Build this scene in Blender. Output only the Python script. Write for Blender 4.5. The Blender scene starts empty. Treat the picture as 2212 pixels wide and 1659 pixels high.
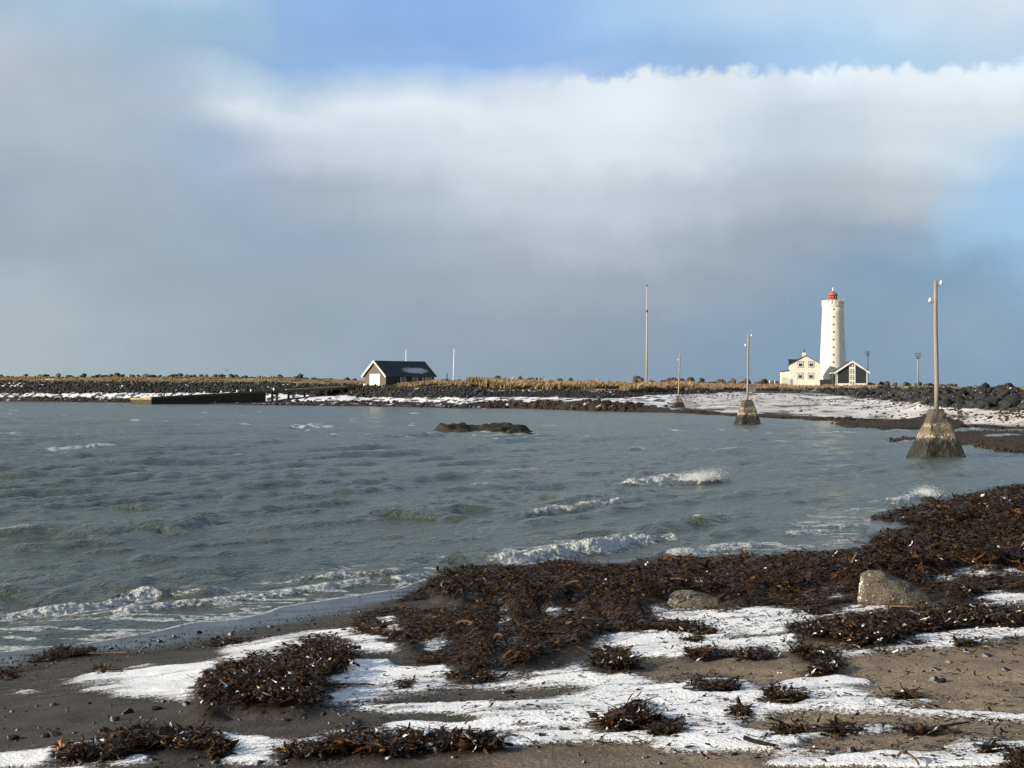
import bpy, math, random
import numpy as np
from mathutils import Vector, Matrix
random.seed(7); rng = np.random.default_rng(11)
K = 3.124e-4            # tangent per photo unit (photo measured at 2212 x 1659)
CX, HY, CAMZ = 1106.0, 842.0, 3.0
EXPO = 0.55
scene = bpy.context.scene
COL = scene.collection

# ------------------------------------------------------------------ numpy helpers
def _h(ix, iy, s):
    a = (ix.astype(np.int64) * 374761393 + iy.astype(np.int64) * 668265263 + s * 1442695041) & 0xFFFFFFFF
    a = ((a ^ (a >> 13)) * 1274126177) & 0xFFFFFFFF
    a = a ^ (a >> 16)
    return (a & 0xFFFFFF).astype(np.float64) / float(0xFFFFFF)
def vn(x, y, s=0):
    x = np.asarray(x, float); y = np.asarray(y, float)
    ix = np.floor(x); iy = np.floor(y); fx = x - ix; fy = y - iy
    fx = fx * fx * (3 - 2 * fx); fy = fy * fy * (3 - 2 * fy)
    a = _h(ix, iy, s); b = _h(ix + 1, iy, s); c = _h(ix, iy + 1, s); d = _h(ix + 1, iy + 1, s)
    return (a * (1 - fx) + b * fx) * (1 - fy) + (c * (1 - fx) + d * fx) * fy
def fbm(x, y, o=4, s=0):
    r = 0; a = .5; t = 0
    for i in range(o):
        r = r + a * vn(x * 2 ** i + 17.3 * i, y * 2 ** i - 9.1 * i, s + i); t += a; a *= .55
    return r / t
def sst(a, b, x):
    t = np.clip((x - a) / (b - a), 0, 1); return t * t * (3 - 2 * t)
def P(x, y, Y):
    return np.array([(x - CX) * K * Y, Y, CAMZ + (HY - y) * K * Y])
def lin(c):
    c = np.asarray(c, float) / 255.0
    return np.where(c <= .04045, c / 12.92, ((c + .055) / 1.055) ** 2.4)

# raster masks in photo units / 2
MW, MH = 1106, 830
_gx, _gy = np.meshgrid(np.arange(MW) * 2 + 1., np.arange(MH) * 2 + 1.)
def poly_mask(pts):
    pts = np.asarray(pts, float); x0, y0 = pts.min(0); x1, y1 = pts.max(0)
    m = np.zeros((MH, MW), bool)
    c0 = max(0, int(x0 // 2) - 1); c1 = min(MW, int(x1 // 2) + 2); r0 = max(0, int(y0 // 2) - 1); r1 = min(MH, int(y1 // 2) + 2)
    X = _gx[r0:r1, c0:c1]; Y = _gy[r0:r1, c0:c1]; ins = np.zeros(X.shape, bool)
    n = len(pts)
    for i in range(n):
        xa, ya = pts[i]; xb, yb = pts[(i + 1) % n]
        if ya == yb: continue
        ins ^= ((ya > Y) != (yb > Y)) & (X < (xb - xa) * (Y - ya) / (yb - ya) + xa)
    m[r0:r1, c0:c1] = ins
    return m
def blur(m, rx, ry, it=2):
    m = m.astype(float)
    for _ in range(it):
        for ax, r in ((1, rx), (0, ry)):
            if r < 1: continue
            p = np.pad(m, [(r + 1, r) if a == ax else (0, 0) for a in (0, 1)], mode='edge')
            c = np.cumsum(p, axis=ax)
            n = m.shape[ax]
            m = (np.take(c, np.arange(2 * r + 1, 2 * r + 1 + n), ax) - np.take(c, np.arange(0, n), ax)) / (2 * r + 1)
    return m
PADC = 340
def ext(m):
    """carry a mask on past both sides of the picture"""
    return np.pad(m.astype(float), ((0, 0), (PADC, PADC)), mode='reflect')
def samp(m, x, y):
    o = PADC if m.shape[1] > MW else 0
    fx = np.clip(np.asarray(x) / 2 - .5 + o, 0, m.shape[1] - 1.001); fy = np.clip(np.asarray(y) / 2 - .5, 0, MH - 1.001)
    ix = fx.astype(int); iy = fy.astype(int); fx = fx - ix; fy = fy - iy
    return (m[iy, ix] * (1 - fx) + m[iy, ix + 1] * fx) * (1 - fy) + (m[iy + 1, ix] * (1 - fx) + m[iy + 1, ix + 1] * fx) * fy
# zoom windows: photo crops in which outlines were traced
def zA(p): return [(x * .34722, 1152.1 + y * .34722) for x, y in p]
def zB(p): return [(713.2 + x * .34722, 1152.1 + y * .34722) for x, y in p]
def zC(p): return [(1426.4 + x * .38815, 1014.9 + y * .38815) for x, y in p]

# ------------------------------------------------------------------ object helpers
def tag(o, label=None, cat=None, group=None, kind=None):
    if label: o['label'] = label
    if cat: o['category'] = cat
    if group: o['group'] = group
    if kind: o['kind'] = kind
    return o
def thing(name, label, cat, loc=(0, 0, 0), rz=0, group=None):
    o = bpy.data.objects.new(name, None); COL.objects.link(o)
    o.empty_display_size = .3
    o.location = loc; o.rotation_euler = (0, 0, rz)
    return tag(o, label, cat, group)
def np_obj(name, V, F, mat, parent=None, smooth=False, attrs=None, loc=None):
    V = np.ascontiguousarray(V, dtype=np.float32); F = np.ascontiguousarray(F, dtype=np.int32)
    me = bpy.data.meshes.new(name)
    me.vertices.add(len(V)); me.vertices.foreach_set('co', V.ravel())
    n = F.shape[1]
    me.loops.add(F.size); me.loops.foreach_set('vertex_index', F.ravel())
    me.polygons.add(len(F)); me.polygons.foreach_set('loop_start', np.arange(0, F.size, n, dtype=np.int32))
    me.polygons.foreach_set('loop_total', np.full(len(F), n, dtype=np.int32))
    if smooth: me.polygons.foreach_set('use_smooth', np.ones(len(F), dtype=bool))
    for k, a in (attrs or {}).items():
        if a.ndim == 2:
            at = me.attributes.new(k, 'FLOAT_COLOR', 'POINT')
            c = np.ones((len(V), 4), np.float32); c[:, :3] = a; at.data.foreach_set('color', c.ravel())
        else:
            at = me.attributes.new(k, 'FLOAT', 'POINT'); at.data.foreach_set('value', a.astype(np.float32).ravel())
    me.update(calc_edges=True)
    o = bpy.data.objects.new(name, me); COL.objects.link(o)
    if mat: me.materials.append(mat)
    if parent: o.parent = parent
    if loc is not None: o.location = loc
    return o
def grid_faces(r, c):
    i = (np.arange(r - 1)[:, None] * c + np.arange(c - 1)[None, :]).ravel()
    return np.stack([i, i + 1, i + c + 1, i + c], 1)
class MB:
    """collects shapes that become one mesh"""
    def __init__(s): s.v = []; s.f = []
    def add(s, vs, fs):
        b = len(s.v); s.v += [tuple(v) for v in vs]; s.f += [tuple(b + i for i in f) for f in fs]; return s
    def box(s, x0, y0, z0, x1, y1, z1):
        return s.add([(x0,y0,z0),(x1,y0,z0),(x1,y1,z0),(x0,y1,z0),(x0,y0,z1),(x1,y0,z1),(x1,y1,z1),(x0,y1,z1)],
                     [(0,3,2,1),(4,5,6,7),(0,1,5,4),(1,2,6,5),(2,3,7,6),(3,0,4,7)])
    def prism(s, pts, a, b, axis='y'):
        """outline (x,z) pushed along y from a to b (or (y,z) along x, or (x,y) along z)"""
        n = len(pts)
        def mk(p, t):
            return (p[0], t, p[1]) if axis == 'y' else ((t, p[0], p[1]) if axis == 'x' else (p[0], p[1], t))
        vs = [mk(p, a) for p in pts] + [mk(p, b) for p in pts]
        fs = [tuple(range(n)), tuple(range(2 * n - 1, n - 1, -1))] + [(i, n + i, n + (i + 1) % n, (i + 1) % n) for i in range(n)]
        return s.add(vs, fs)
    def lathe(s, prof, n=24, c=(0, 0)):
        vs = []; fs = []
        for r, z in prof:
            for i in range(n):
                a = 2 * math.pi * i / n; vs.append((c[0] + r * math.cos(a), c[1] + r * math.sin(a), z))
        for j in range(len(prof) - 1):
            for i in range(n):
                k = (i + 1) % n; fs.append((j*n+i, j*n+k, (j+1)*n+k, (j+1)*n+i))
        fs.append(tuple(range(n - 1, -1, -1))); fs.append(tuple((len(prof) - 1) * n + i for i in range(n)))
        return s.add(vs, fs)
    def tube(s, pts, rad, n=8):
        pts = [Vector(p) for p in pts]; vs = []; fs = []
        rad = rad if hasattr(rad, '__len__') else [rad] * len(pts)
        up = Vector((.13, .21, .97))
        for i, p in enumerate(pts):
            t = (pts[min(i + 1, len(pts) - 1)] - pts[max(i - 1, 0)]).normalized()
            a = t.cross(up if abs(t.dot(up)) < .95 else Vector((1, 0, 0))).normalized(); b = t.cross(a)
            for k in range(n):
                g = 2 * math.pi * k / n; vs.append(p + (a * math.cos(g) + b * math.sin(g)) * rad[i])
        for j in range(len(pts) - 1):
            for i in range(n):
                k = (i + 1) % n; fs.append((j*n+i, j*n+k, (j+1)*n+k, (j+1)*n+i))
        fs.append(tuple(range(n - 1, -1, -1))); fs.append(tuple((len(pts) - 1) * n + i for i in range(n)))
        return s.add(vs, fs)
    def build(s, name, mat, parent=None, smooth=False, bevel=0, loc=None):
        me = bpy.data.meshes.new(name); me.from_pydata(s.v, [], s.f); me.validate()
        import bmesh
        bm = bmesh.new(); bm.from_mesh(me); bmesh.ops.recalc_face_normals(bm, faces=bm.faces)
        if bevel: bmesh.ops.bevel(bm, geom=list(bm.edges), offset=bevel, segments=1, affect='EDGES')
        if smooth:
            for f in bm.faces: f.smooth = len(f.verts) == 4
        bm.to_mesh(me); bm.free(); me.update()
        me.materials.append(mat)
        o = bpy.data.objects.new(name, me); COL.objects.link(o)
        if parent: o.parent = parent
        if loc is not None: o.location = loc
        return o

# ------------------------------------------------------------------ material helpers
class NT:
    def __init__(s, nt): s.nt = nt; s.n = nt.nodes; s.l = nt.links
    def new(s, t, **kw):
        n = s.n.new(t)
        for k, v in kw.items(): setattr(n, k, v)
        return n
    def put(s, sock, v):
        if isinstance(v, bpy.types.NodeSocket): s.l.new(v, sock)
        elif v is not None:
            if hasattr(v, '__len__') and len(v) == 3 and len(sock.default_value) == 4: v = (*v, 1)
            sock.default_value = v
    def math(s, op, a, b=None, c=None, clamp=False):
        n = s.new('ShaderNodeMath', operation=op, use_clamp=clamp); s.put(n.inputs[0], a)
        if b is not None: s.put(n.inputs[1], b)
        if c is not None: s.put(n.inputs[2], c)
        return n.outputs[0]
    def ss(s, x, a, b):
        n = s.new('ShaderNodeMapRange', interpolation_type='SMOOTHSTEP'); s.put(n.inputs[0], x); s.put(n.inputs[1], a); s.put(n.inputs[2], b)
        return n.outputs[0]
    def mix(s, f, a, b):
        n = s.new('ShaderNodeMix', data_type='RGBA'); s.put(n.inputs[0], f); s.put(n.inputs[6], a); s.put(n.inputs[7], b); return n.outputs[2]
    def noise(s, vec, scale, detail=4, rough=.55, stretch=None, rot=None):
        if rot is not None:
            m = s.new('ShaderNodeMapping', vector_type='TEXTURE'); s.put(m.inputs[0], vec); m.inputs[2].default_value = (0, 0, rot); m.inputs[3].default_value = stretch; vec = m.outputs[0]
        elif stretch:
            m = s.new('ShaderNodeMapping'); s.put(m.inputs[0], vec); m.inputs[3].default_value = stretch; vec = m.outputs[0]
        n = s.new('ShaderNodeTexNoise'); s.put(n.inputs['Vector'], vec); n.inputs['Scale'].default_value = scale
        n.inputs['Detail'].default_value = detail; n.inputs['Roughness'].default_value = rough
        return n.outputs[0]
    def attr(s, name): return s.new('ShaderNodeAttribute', attribute_name=name)
    def bump(s, h, dist, strength=1.0, normal=None):
        n = s.new('ShaderNodeBump'); s.put(n.inputs['Height'], h); n.inputs['Distance'].default_value = dist; n.inputs['Strength'].default_value = strength
        if normal is not None: s.l.new(normal, n.inputs['Normal'])
        return n.outputs[0]
def mat_new(name):
    m = bpy.data.materials.new(name); m.use_nodes = True
    t = NT(m.node_tree); b = t.n['Principled BSDF']
    return m, t, b
def simple(name, col, rough=.7, var=.25, scale=3., bump=0.0, stretch=None, metal=0, spec=.4):
    m, t, b = mat_new(name); co = t.new('ShaderNodeTexCoord').outputs['Object']
    n = t.noise(co, scale, 5, .6, stretch); n2 = t.noise(co, scale * 7, 3, .6, stretch)
    f = t.math('ADD', t.math('MULTIPLY', n, .65), t.math('MULTIPLY', n2, .35))
    f = t.ss(f, .3, .7)
    a = [max(0, c * (1 - var)) for c in col]; c2 = [min(1, c * (1 + var)) for c in col]
    t.put(b.inputs['Base Color'], t.mix(f, a, c2)); b.inputs['Roughness'].default_value = rough
    b.inputs['Metallic'].default_value = metal; b.inputs['Specular IOR Level'].default_value = spec
    if bump: t.put(b.inputs['Normal'], t.bump(f, bump))
    return m

# ------------------------------------------------------------------ camera
cam = bpy.data.cameras.new('camera'); cam.sensor_width = 36; cam.lens = 36 * (1 / K) / 2212
cam.shift_y = 12.5 / 2212; cam.clip_start = .1; cam.clip_end = 12000
co = bpy.data.objects.new('camera', cam); COL.objects.link(co); co.location = (0, 0, CAMZ); co.rotation_euler = (math.pi / 2, 0, 0)
scene.camera = co
vs = scene.view_settings; vs.view_transform = 'Standard'; vs.look = 'None'; vs.gamma = 1; vs.exposure = EXPO; vs.use_curve_mapping = False

# ------------------------------------------------------------------ sun and sky
SUN_EL = math.radians(17); to_sun_h = Vector((-.93, -.37, 0)).normalized()
to_sun = Vector((to_sun_h.x * math.cos(SUN_EL), to_sun_h.y * math.cos(SUN_EL), math.sin(SUN_EL)))
sl = bpy.data.lights.new('sun', 'SUN'); sl.energy = 4.7; sl.angle = math.radians(.5); sl.color = (1, .89, .72)
so = bpy.data.objects.new('sun', sl); COL.objects.link(so); so.rotation_euler = (-to_sun).to_track_quat('-Z', 'Y').to_euler(); so.location = (-60, -30, 60)

def build_world():
    w = bpy.data.worlds.new('World'); scene.world = w; w.use_nodes = True
    t = NT(w.node_tree); t.n.clear()
    out = t.new('ShaderNodeOutputWorld'); bg = t.new('ShaderNodeBackground'); t.l.new(bg.outputs[0], out.inputs[0])
    STR = .1; bg.inputs[1].default_value = STR
    gen = t.new('ShaderNodeTexCoord').outputs['Generated']
    sky = t.new('ShaderNodeTexSky', sky_type='NISHITA', sun_disc=False)
    sky.sun_elevation = SUN_EL; sky.sun_rotation = math.atan2(to_sun_h.x, to_sun_h.y); sky.air_density = 1.0; sky.dust_density = .6
    # billowing of the cloud deck: warp the viewing direction
    n1 = t.new('ShaderNodeTexNoise'); t.put(n1.inputs['Vector'], gen); n1.inputs['Scale'].default_value = 9; n1.inputs['Detail'].default_value = 5; n1.inputs['Roughness'].default_value = .5
    n2 = t.new('ShaderNodeTexNoise'); t.put(n2.inputs['Vector'], gen); n2.inputs['Scale'].default_value = 34; n2.inputs['Detail'].default_value = 5; n2.inputs['Roughness'].default_value = .55
    def off(nz, amp):
        a = t.new('ShaderNodeVectorMath', operation='SUBTRACT'); t.put(a.inputs[0], nz.outputs['Color']); a.inputs[1].default_value = (.5, .5, .5)
        b = t.new('ShaderNodeVectorMath', operation='MULTIPLY'); t.put(b.inputs[0], a.outputs[0]); b.inputs[1].default_value = (amp, amp, amp * .7); return b.outputs[0]
    ad = t.new('ShaderNodeVectorMath', operation='ADD'); t.put(ad.inputs[0], gen); t.put(ad.inputs[1], off(n1, .08))
    ad2 = t.new('ShaderNodeVectorMath', operation='ADD'); t.put(ad2.inputs[0], ad.outputs[0]); t.put(ad2.inputs[1], off(n2, .024))
    sp = t.new('ShaderNodeSeparateXYZ'); t.put(sp.inputs[0], ad2.outputs[0])
    az = t.math('ARCTAN2', sp.outputs[0], sp.outputs[1]); hyp = t.math('SQRT', t.math('ADD', t.math('POWER', sp.outputs[0], 2), t.math('POWER', sp.outputs[1], 2)))
    el = t.math('ARCTAN2', sp.outputs[2], hyp)
    A0, A1 = -.36, .36
    u = t.math('DIVIDE', t.math('SUBTRACT', az, A0), A1 - A0, clamp=True)
    R = {
    0: [(0,163,186,207),(200,165,188,218),(375,184,202,226),(530,155,185,220),(600,143,182,228),(800,135,178,228),(1000,135,180,232),(1106,138,180,232),(1400,165,200,232),(1700,188,211,234),(2000,199,213,228),(2212,205,215,225)],
    60: [(0,165,188,208),(150,165,188,220),(300,160,186,215),(480,152,184,218),(560,158,187,216),(620,138,175,222),(850,135,175,225),(1050,132,178,232),(1250,145,185,232),(1450,170,203,233),(1650,165,198,232),(1850,182,210,235),(2000,188,212,232),(2200,192,210,228)],
    120: [(0,178,195,212),(200,165,186,210),(400,155,182,210),(600,148,180,220),(750,140,178,224),(1000,142,182,232),(1300,148,185,232),(1500,152,186,230),(1750,165,200,232),(2000,172,204,230),(2150,180,205,228)],
    180: [(0,180,192,208),(150,165,185,200),(300,165,180,210),(450,178,200,222),(600,180,204,222),(700,164,192,225),(850,185,205,222),(950,172,198,230),(1050,192,208,225),(1200,200,215,226),(1350,214,223,231),(1600,208,220,230),(1680,196,212,228),(1740,212,224,235),(2000,214,225,233),(2212,217,227,236)],
    240: [(0,172,184,200),(150,168,188,202),(300,165,182,205),(420,175,195,212),(520,206,219,227),(620,197,213,223),(850,206,220,228),(1000,206,218,225),(1250,212,220,228),(1450,217,225,233),(1600,200,215,222),(1720,180,200,216),(1900,204,217,224),(2100,203,217,223)],
    330: [(0,168,185,200),(150,166,186,200),(300,162,180,202),(420,155,175,205),(500,158,178,205),(620,180,196,215),(750,190,202,218),(1000,198,212,220),(1200,202,214,220),(1400,214,221,230),(1580,195,212,220),(1720,174,196,214),(1900,200,215,218),(2050,195,212,222),(2200,172,204,232)],
    430: [(0,155,172,190),(100,160,178,195),(300,160,178,196),(450,152,170,195),(600,155,172,196),(800,168,186,200),(1000,180,197,208),(1106,190,201,211),(1250,188,198,210),(1400,188,202,212),(1600,172,190,202),(1800,174,187,196),(1950,182,192,199),(2080,163,197,225),(2212,156,195,232)],
    530: [(0,152,170,186),(150,155,174,190),(300,155,174,188),(500,148,168,190),(700,148,166,190),(900,155,174,192),(1050,165,182,192),(1150,182,192,206),(1300,178,190,204),(1450,160,178,192),(1600,150,168,184),(1800,150,166,185),(1950,136,160,190),(2030,150,188,220),(2200,158,196,230)],
    600: [(0,165,182,192),(200,158,176,186),(400,150,170,186),(650,148,166,185),(900,152,170,184),(1106,160,176,190),(1300,152,170,186),(1500,148,166,182),(1750,142,160,184),(1900,128,154,188),(2050,132,158,190),(2150,145,182,220),(2200,148,176,212)],
    700: [(0,170,186,190),(200,160,178,188),(500,150,170,182),(800,146,166,184),(1106,144,162,180),(1400,138,158,178),(1700,130,154,182),(1900,132,156,184),(2050,142,165,190),(2212,128,155,190)],
    800: [(0,172,186,190),(200,162,180,190),(500,152,172,186),(800,145,164,182),(1106,140,160,178),(1400,134,154,176),(1700,126,152,180),(2000,130,155,182),(2212,128,154,184)]}
    G = 1 / STR / 2 ** EXPO
    def ramp(stops, y0=800):
        r = t.new('ShaderNodeValToRGB'); e = r.color_ramp; e.interpolation = 'B_SPLINE'
        for i, (x, *c) in enumerate(stops):
            pos = (math.atan((x - CX) * K) - A0) / (A1 - A0)
            k = e.elements[i] if i < 2 else e.elements.new(pos)
            k.position = pos; c = np.array(c, float); q = .10 if y0 > 220 else .05; c = c.mean() * q + c * (1 - q); c = c + max(0, c.mean() - 192) * .45; c[1] += max(0, c[2] - c[1] - 15) * .35 if (y0 > 220 and c.mean() < 180) or (x < 500) else 0; k.color = (*lin(c), 1)
        t.put(r.inputs[0], u); return r.outputs[0]
    rows = sorted(R, reverse=True)
    def elev(y): return math.atan((HY - y) * K)
    col = ramp(R[rows[0]])
    lump = t.noise(gen, 30, 4, .5)
    for a, b in zip(rows[:-1], rows[1:]):
        n = t.new('ShaderNodeMapRange', interpolation_type='SMOOTHSTEP' if a - b > 60 else 'LINEAR'); t.put(n.inputs[0], el); n.inputs[1].default_value = elev(a); n.inputs[2].default_value = elev(b)
        f = n.outputs[0]
        if a == 180:   # crisp cauliflower rim of the bank on the right, soft on the left
            s1 = t.new('ShaderNodeSeparateXYZ'); t.put(s1.inputs[0], ad.outputs[0])
            el2 = t.math('SUBTRACT', t.math('ARCSINE', s1.outputs[2]), t.math('MULTIPLY', t.math('SUBTRACT', t.math('ABSOLUTE', t.math('SUBTRACT', lump, .5)), .08), .058))
            tilt = t.math('ADD', t.math('MULTIPLY', t.math('POWER', u, 5), .013), elev(172))
            crisp = t.ss(t.math('SUBTRACT', el2, tilt), -.0035, .005)
            k = t.ss(u, .5, .64)
            mx = t.new('ShaderNodeMix'); t.put(mx.inputs[0], k); t.put(mx.inputs[2], f); t.put(mx.inputs[3], crisp); f = mx.outputs[0]
        col = t.mix(f, col, ramp(R[b], b))
    gain = t.new('ShaderNodeVectorMath', operation='SCALE'); t.put(gain.inputs[0], col)
    tex = t.math('MULTIPLY_ADD', t.math('SUBTRACT', t.noise(gen, 11, 7, .55, (1, 1, 1.6)), .5), .24, 1.02)
    t.put(gain.inputs['Scale'], t.math('MULTIPLY', tex, G))
    # the rest of the dome: clear sky with broken cloud
    s2 = t.new('ShaderNodeSeparateXYZ'); t.put(s2.inputs[0], gen)
    cm = t.ss(t.noise(gen, 2.6, 6, .55, (1, 1, 1.6)), .42, .62)
    dome = t.mix(t.math('MULTIPLY', cm, .85), sky.outputs[0], [c * G for c in (.50, .55, .62)])
    up = t.ss(s2.outputs[2], .26, .42)
    side = t.ss(t.math('ABSOLUTE', t.math('ARCTAN2', s2.outputs[0], s2.outputs[1])), .36, .75)
    front = t.math('MULTIPLY', t.math('SUBTRACT', 1, up), t.math('SUBTRACT', 1, side))
    res = t.mix(front, dome, gain.outputs[0])
    below = t.ss(s2.outputs[2], -.01, -.05)
    res = t.mix(below, res, [c * G for c in (.12, .14, .15)])
    t.put(bg.inputs[0], res)
build_world()
# ------------------------------------------------------------------ near beach height field
SH = [(0,1410),(69,1402),(208,1388),(347,1364),(417,1346),(521,1338),(590,1322),(615,1311),(740,1292),(870,1272),(960,1238),(1200,1214),(1500,1200),(1700,1191),(1850,1176),(1878,1150),(1890,1124),(2000,1095),(2212,1045)]
SHX = [-60, -30, -18, -11.5]; SHY = [-20, -4, 3, 9.2]
for x, y in SH:
    Y = 3 / ((y - HY) * K); SHX.append((x - CX) * K * Y); SHY.append(Y)
SHX += [24, 45, 90]; SHY += [60, 92, 130]
SHX = np.array(SHX); SHY = np.array(SHY)
def shore_dist(X, Y):
    """signed distance to the water line, positive inland"""
    best = np.full(X.shape, 1e9)
    for i in range(len(SHX) - 1):
        ax, ay, bx, by = SHX[i], SHY[i], SHX[i + 1], SHY[i + 1]
        dx, dy = bx - ax, by - ay; L = dx * dx + dy * dy
        t = np.clip(((X - ax) * dx + (Y - ay) * dy) / L, 0, 1)
        best = np.minimum(best, (X - ax - t * dx) ** 2 + (Y - ay - t * dy) ** 2)
    d = np.sqrt(best)
    return np.where(Y < np.interp(X, SHX, SHY), d, -d)
GX0, GY0, GS = -30.0, 0.0, .1
_X, _Y = np.meshgrid(GX0 + np.arange(801) * GS, GY0 + np.arange(951) * GS)
D_G = shore_dist(_X, _Y)
Z_G = np.where(D_G > 0, 1.45 * (1 - np.exp(-(np.maximum(D_G, 0) / 8) ** 1.5)), np.maximum(.09 * D_G, -1.3))
Z_G += (fbm(_X * .35, _Y * .35, 3, 5) - .5) * .10 * sst(.3, 3, D_G) + (fbm(_X * 1.6, _Y * 2.2, 3, 8) - .5) * .045 * sst(.2, 2, D_G)
def gsamp(M, X, Y):
    fx = np.clip((X - GX0) / GS, 0, 799.99); fy = np.clip((Y - GY0) / GS, 0, 949.99)
    ix = fx.astype(int); iy = fy.astype(int); fx = fx - ix; fy = fy - iy
    return (M[iy, ix] * (1 - fx) + M[iy, ix + 1] * fx) * (1 - fy) + (M[iy + 1, ix] * (1 - fx) + M[iy + 1, ix + 1] * fx) * fy
_MY = np.geomspace(4.5, 75, 420)
def hit(x, y, h=0.0):
    """where the sight line through photo point (x, y) meets the beach raised by h"""
    x = np.atleast_1d(np.asarray(x, float)); y = np.atleast_1d(np.asarray(y, float)); h = np.broadcast_to(np.asarray(h, float), x.shape)
    out = np.zeros((len(x), 3))
    for a in range(0, len(x), 4000):
        u = (x[a:a+4000] - CX) * K; v = (HY - y[a:a+4000]) * K; hh = h[a:a+4000]
        Y = np.broadcast_to(_MY, (len(u), len(_MY)))
        f = CAMZ + v[:, None] * Y - gsamp(Z_G, u[:, None] * Y, Y) - hh[:, None]
        i = np.argmax(f < 0, axis=1); i = np.where(f.min(1) >= 0, len(_MY) - 1, i); i = np.maximum(i, 1)
        r = np.arange(len(u)); f0 = f[r, i - 1]; f1 = f[r, i]
        t = np.clip(f0 / np.where(np.abs(f0 - f1) < 1e-9, 1e-9, f0 - f1), 0, 1)
        yy = _MY[i - 1] + (_MY[i] - _MY[i - 1]) * t
        out[a:a+4000, 0] = u * yy; out[a:a+4000, 1] = yy; out[a:a+4000, 2] = gsamp(Z_G, u * yy, yy)
    return out

# ------------------------------------------------------------------ snow and kelp outlines on the near beach
SNOW = [  # (outline, density)
 (zA([(1330,740),(1400,700),(1560,680),(1700,650),(1850,620),(2000,600),(2212,590),(2212,640),(2000,650),(1850,700),(1780,760),(1700,790),(1560,790),(1440,750)]), .85),
 (zA([(490,880),(600,870),(760,860),(820,835),(1000,825),(1150,820),(1350,790),(1500,770),(1700,760),(1900,740),(2100,740),(2212,720),(2212,930),(2100,925),(1950,930),(1800,960),(1700,1000),(1640,1020),(1500,1035),(1250,1045),(1000,1035),(780,1030),(700,1000),(440,985),(560,960),(800,945),(850,925),(620,920),(420,945),(330,940),(480,905)]), 1),
 (zA([(100,910),(200,900),(300,905),(290,920),(150,920)]), .8), (zA([(0,955),(100,945),(300,990),(320,1005),(150,1000),(0,985)]), .6),
 (zA([(1800,1050),(1900,1020),(2212,970),(2212,1090),(2100,1090),(1900,1075)]), .9),
 (zA([(0,1375),(200,1350),(370,1310),(560,1295),(700,1265),(780,1300),(1100,1290),(1240,1235),(1400,1235),(1550,1265),(1780,1290),(1900,1280),(2050,1240),(2212,1220),(2212,1400),(2100,1430),(1700,1440),(1500,1450),(1300,1400),(1000,1400),(800,1440),(500,1460),(0,1460)]), .92),
 (zB([(0,620),(130,600),(230,600),(300,650),(420,670),(560,650),(740,640),(780,600),(790,670),(700,740),(600,760),(480,740),(330,760),(180,740),(130,770),(0,760)]), 1),
 (zB([(130,790),(330,790),(420,840),(600,845),(850,830),(1000,860),(1250,870),(1400,830),(1550,800),(1650,790),(1700,850),(1900,850),(1850,890),(2000,880),(2212,900),(2212,1300),(1800,1310),(1600,1292),(1330,1310),(1250,1345),(1000,1350),(720,1380),(400,1400),(0,1432),(0,1320),(200,1240),(400,1190),(0,1080),(0,800)]), .97),
 (zB([(1550,680),(1700,640),(1900,620),(2212,600),(2212,780),(1900,770),(1700,780),(1800,720),(1600,700)]), .95),
 (zB([(1940,430),(2050,400),(2100,420),(2110,470),(2212,500),(2212,555),(2000,540),(1960,480)]), 1), (zB([(1210,400),(1300,405),(1400,420),(1350,445),(1270,440)]), 1),
 (zB([(1400,495),(1550,500),(1500,520),(1420,510)]), 1), (zB([(640,380),(750,370),(990,345),(880,400),(830,470),(740,490),(700,470),(800,430),(850,390),(720,390)]), .9),
 (zC([(0,710),(60,730),(110,770),(330,770),(700,770),(720,800),(850,800),(1000,790),(1130,740),(1350,740),(1300,780),(1100,800),(900,830),(720,850),(700,900),(800,910),(780,990),(700,1010),(500,1000),(320,1010),(200,1050),(0,1050)]), .95),
 (zC([(900,1010),(1050,1000),(1050,960),(1200,950),(1400,910),(1700,890),(2024,860),(2024,930),(1800,960),(1600,985),(1400,990),(1150,1020),(1000,1050)]), .9),
 (zC([(1380,580),(1500,560),(1700,550),(1900,530),(2024,510),(2024,590),(1900,600),(1700,610),(1530,640),(1480,610)]), .9), (zC([(1600,740),(1750,700),(1900,670),(2024,690),(2024,740),(1900,750),(1700,740)]), .95),
 (zC([(0,1180),(250,1150),(420,1150),(510,1190),(480,1220),(620,1215),(720,1180),(830,1130),(1000,1140),(1140,1170),(1180,1210),(1050,1240),(1150,1260),(1350,1270),(1630,1275),(1550,1300),(1150,1310),(1350,1320),(1640,1350),(2024,1370),(2024,1420),(1500,1370),(1200,1360),(800,1345),(700,1370),(500,1410),(300,1440),(0,1480)]), .97),
 (zC([(0,1440),(300,1440),(420,1420),(600,1470),(750,1450),(1000,1440),(1200,1410),(1440,1430),(1350,1450),(1250,1480),(900,1490),(780,1520),(820,1560),(640,1580),(400,1570),(0,1580)]), .97),
 (zC([(820,1560),(1000,1570),(1300,1560),(1500,1580),(1560,1520),(1680,1480),(2024,1500),(2024,1670),(600,1670),(560,1600)]), .9),
]
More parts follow.
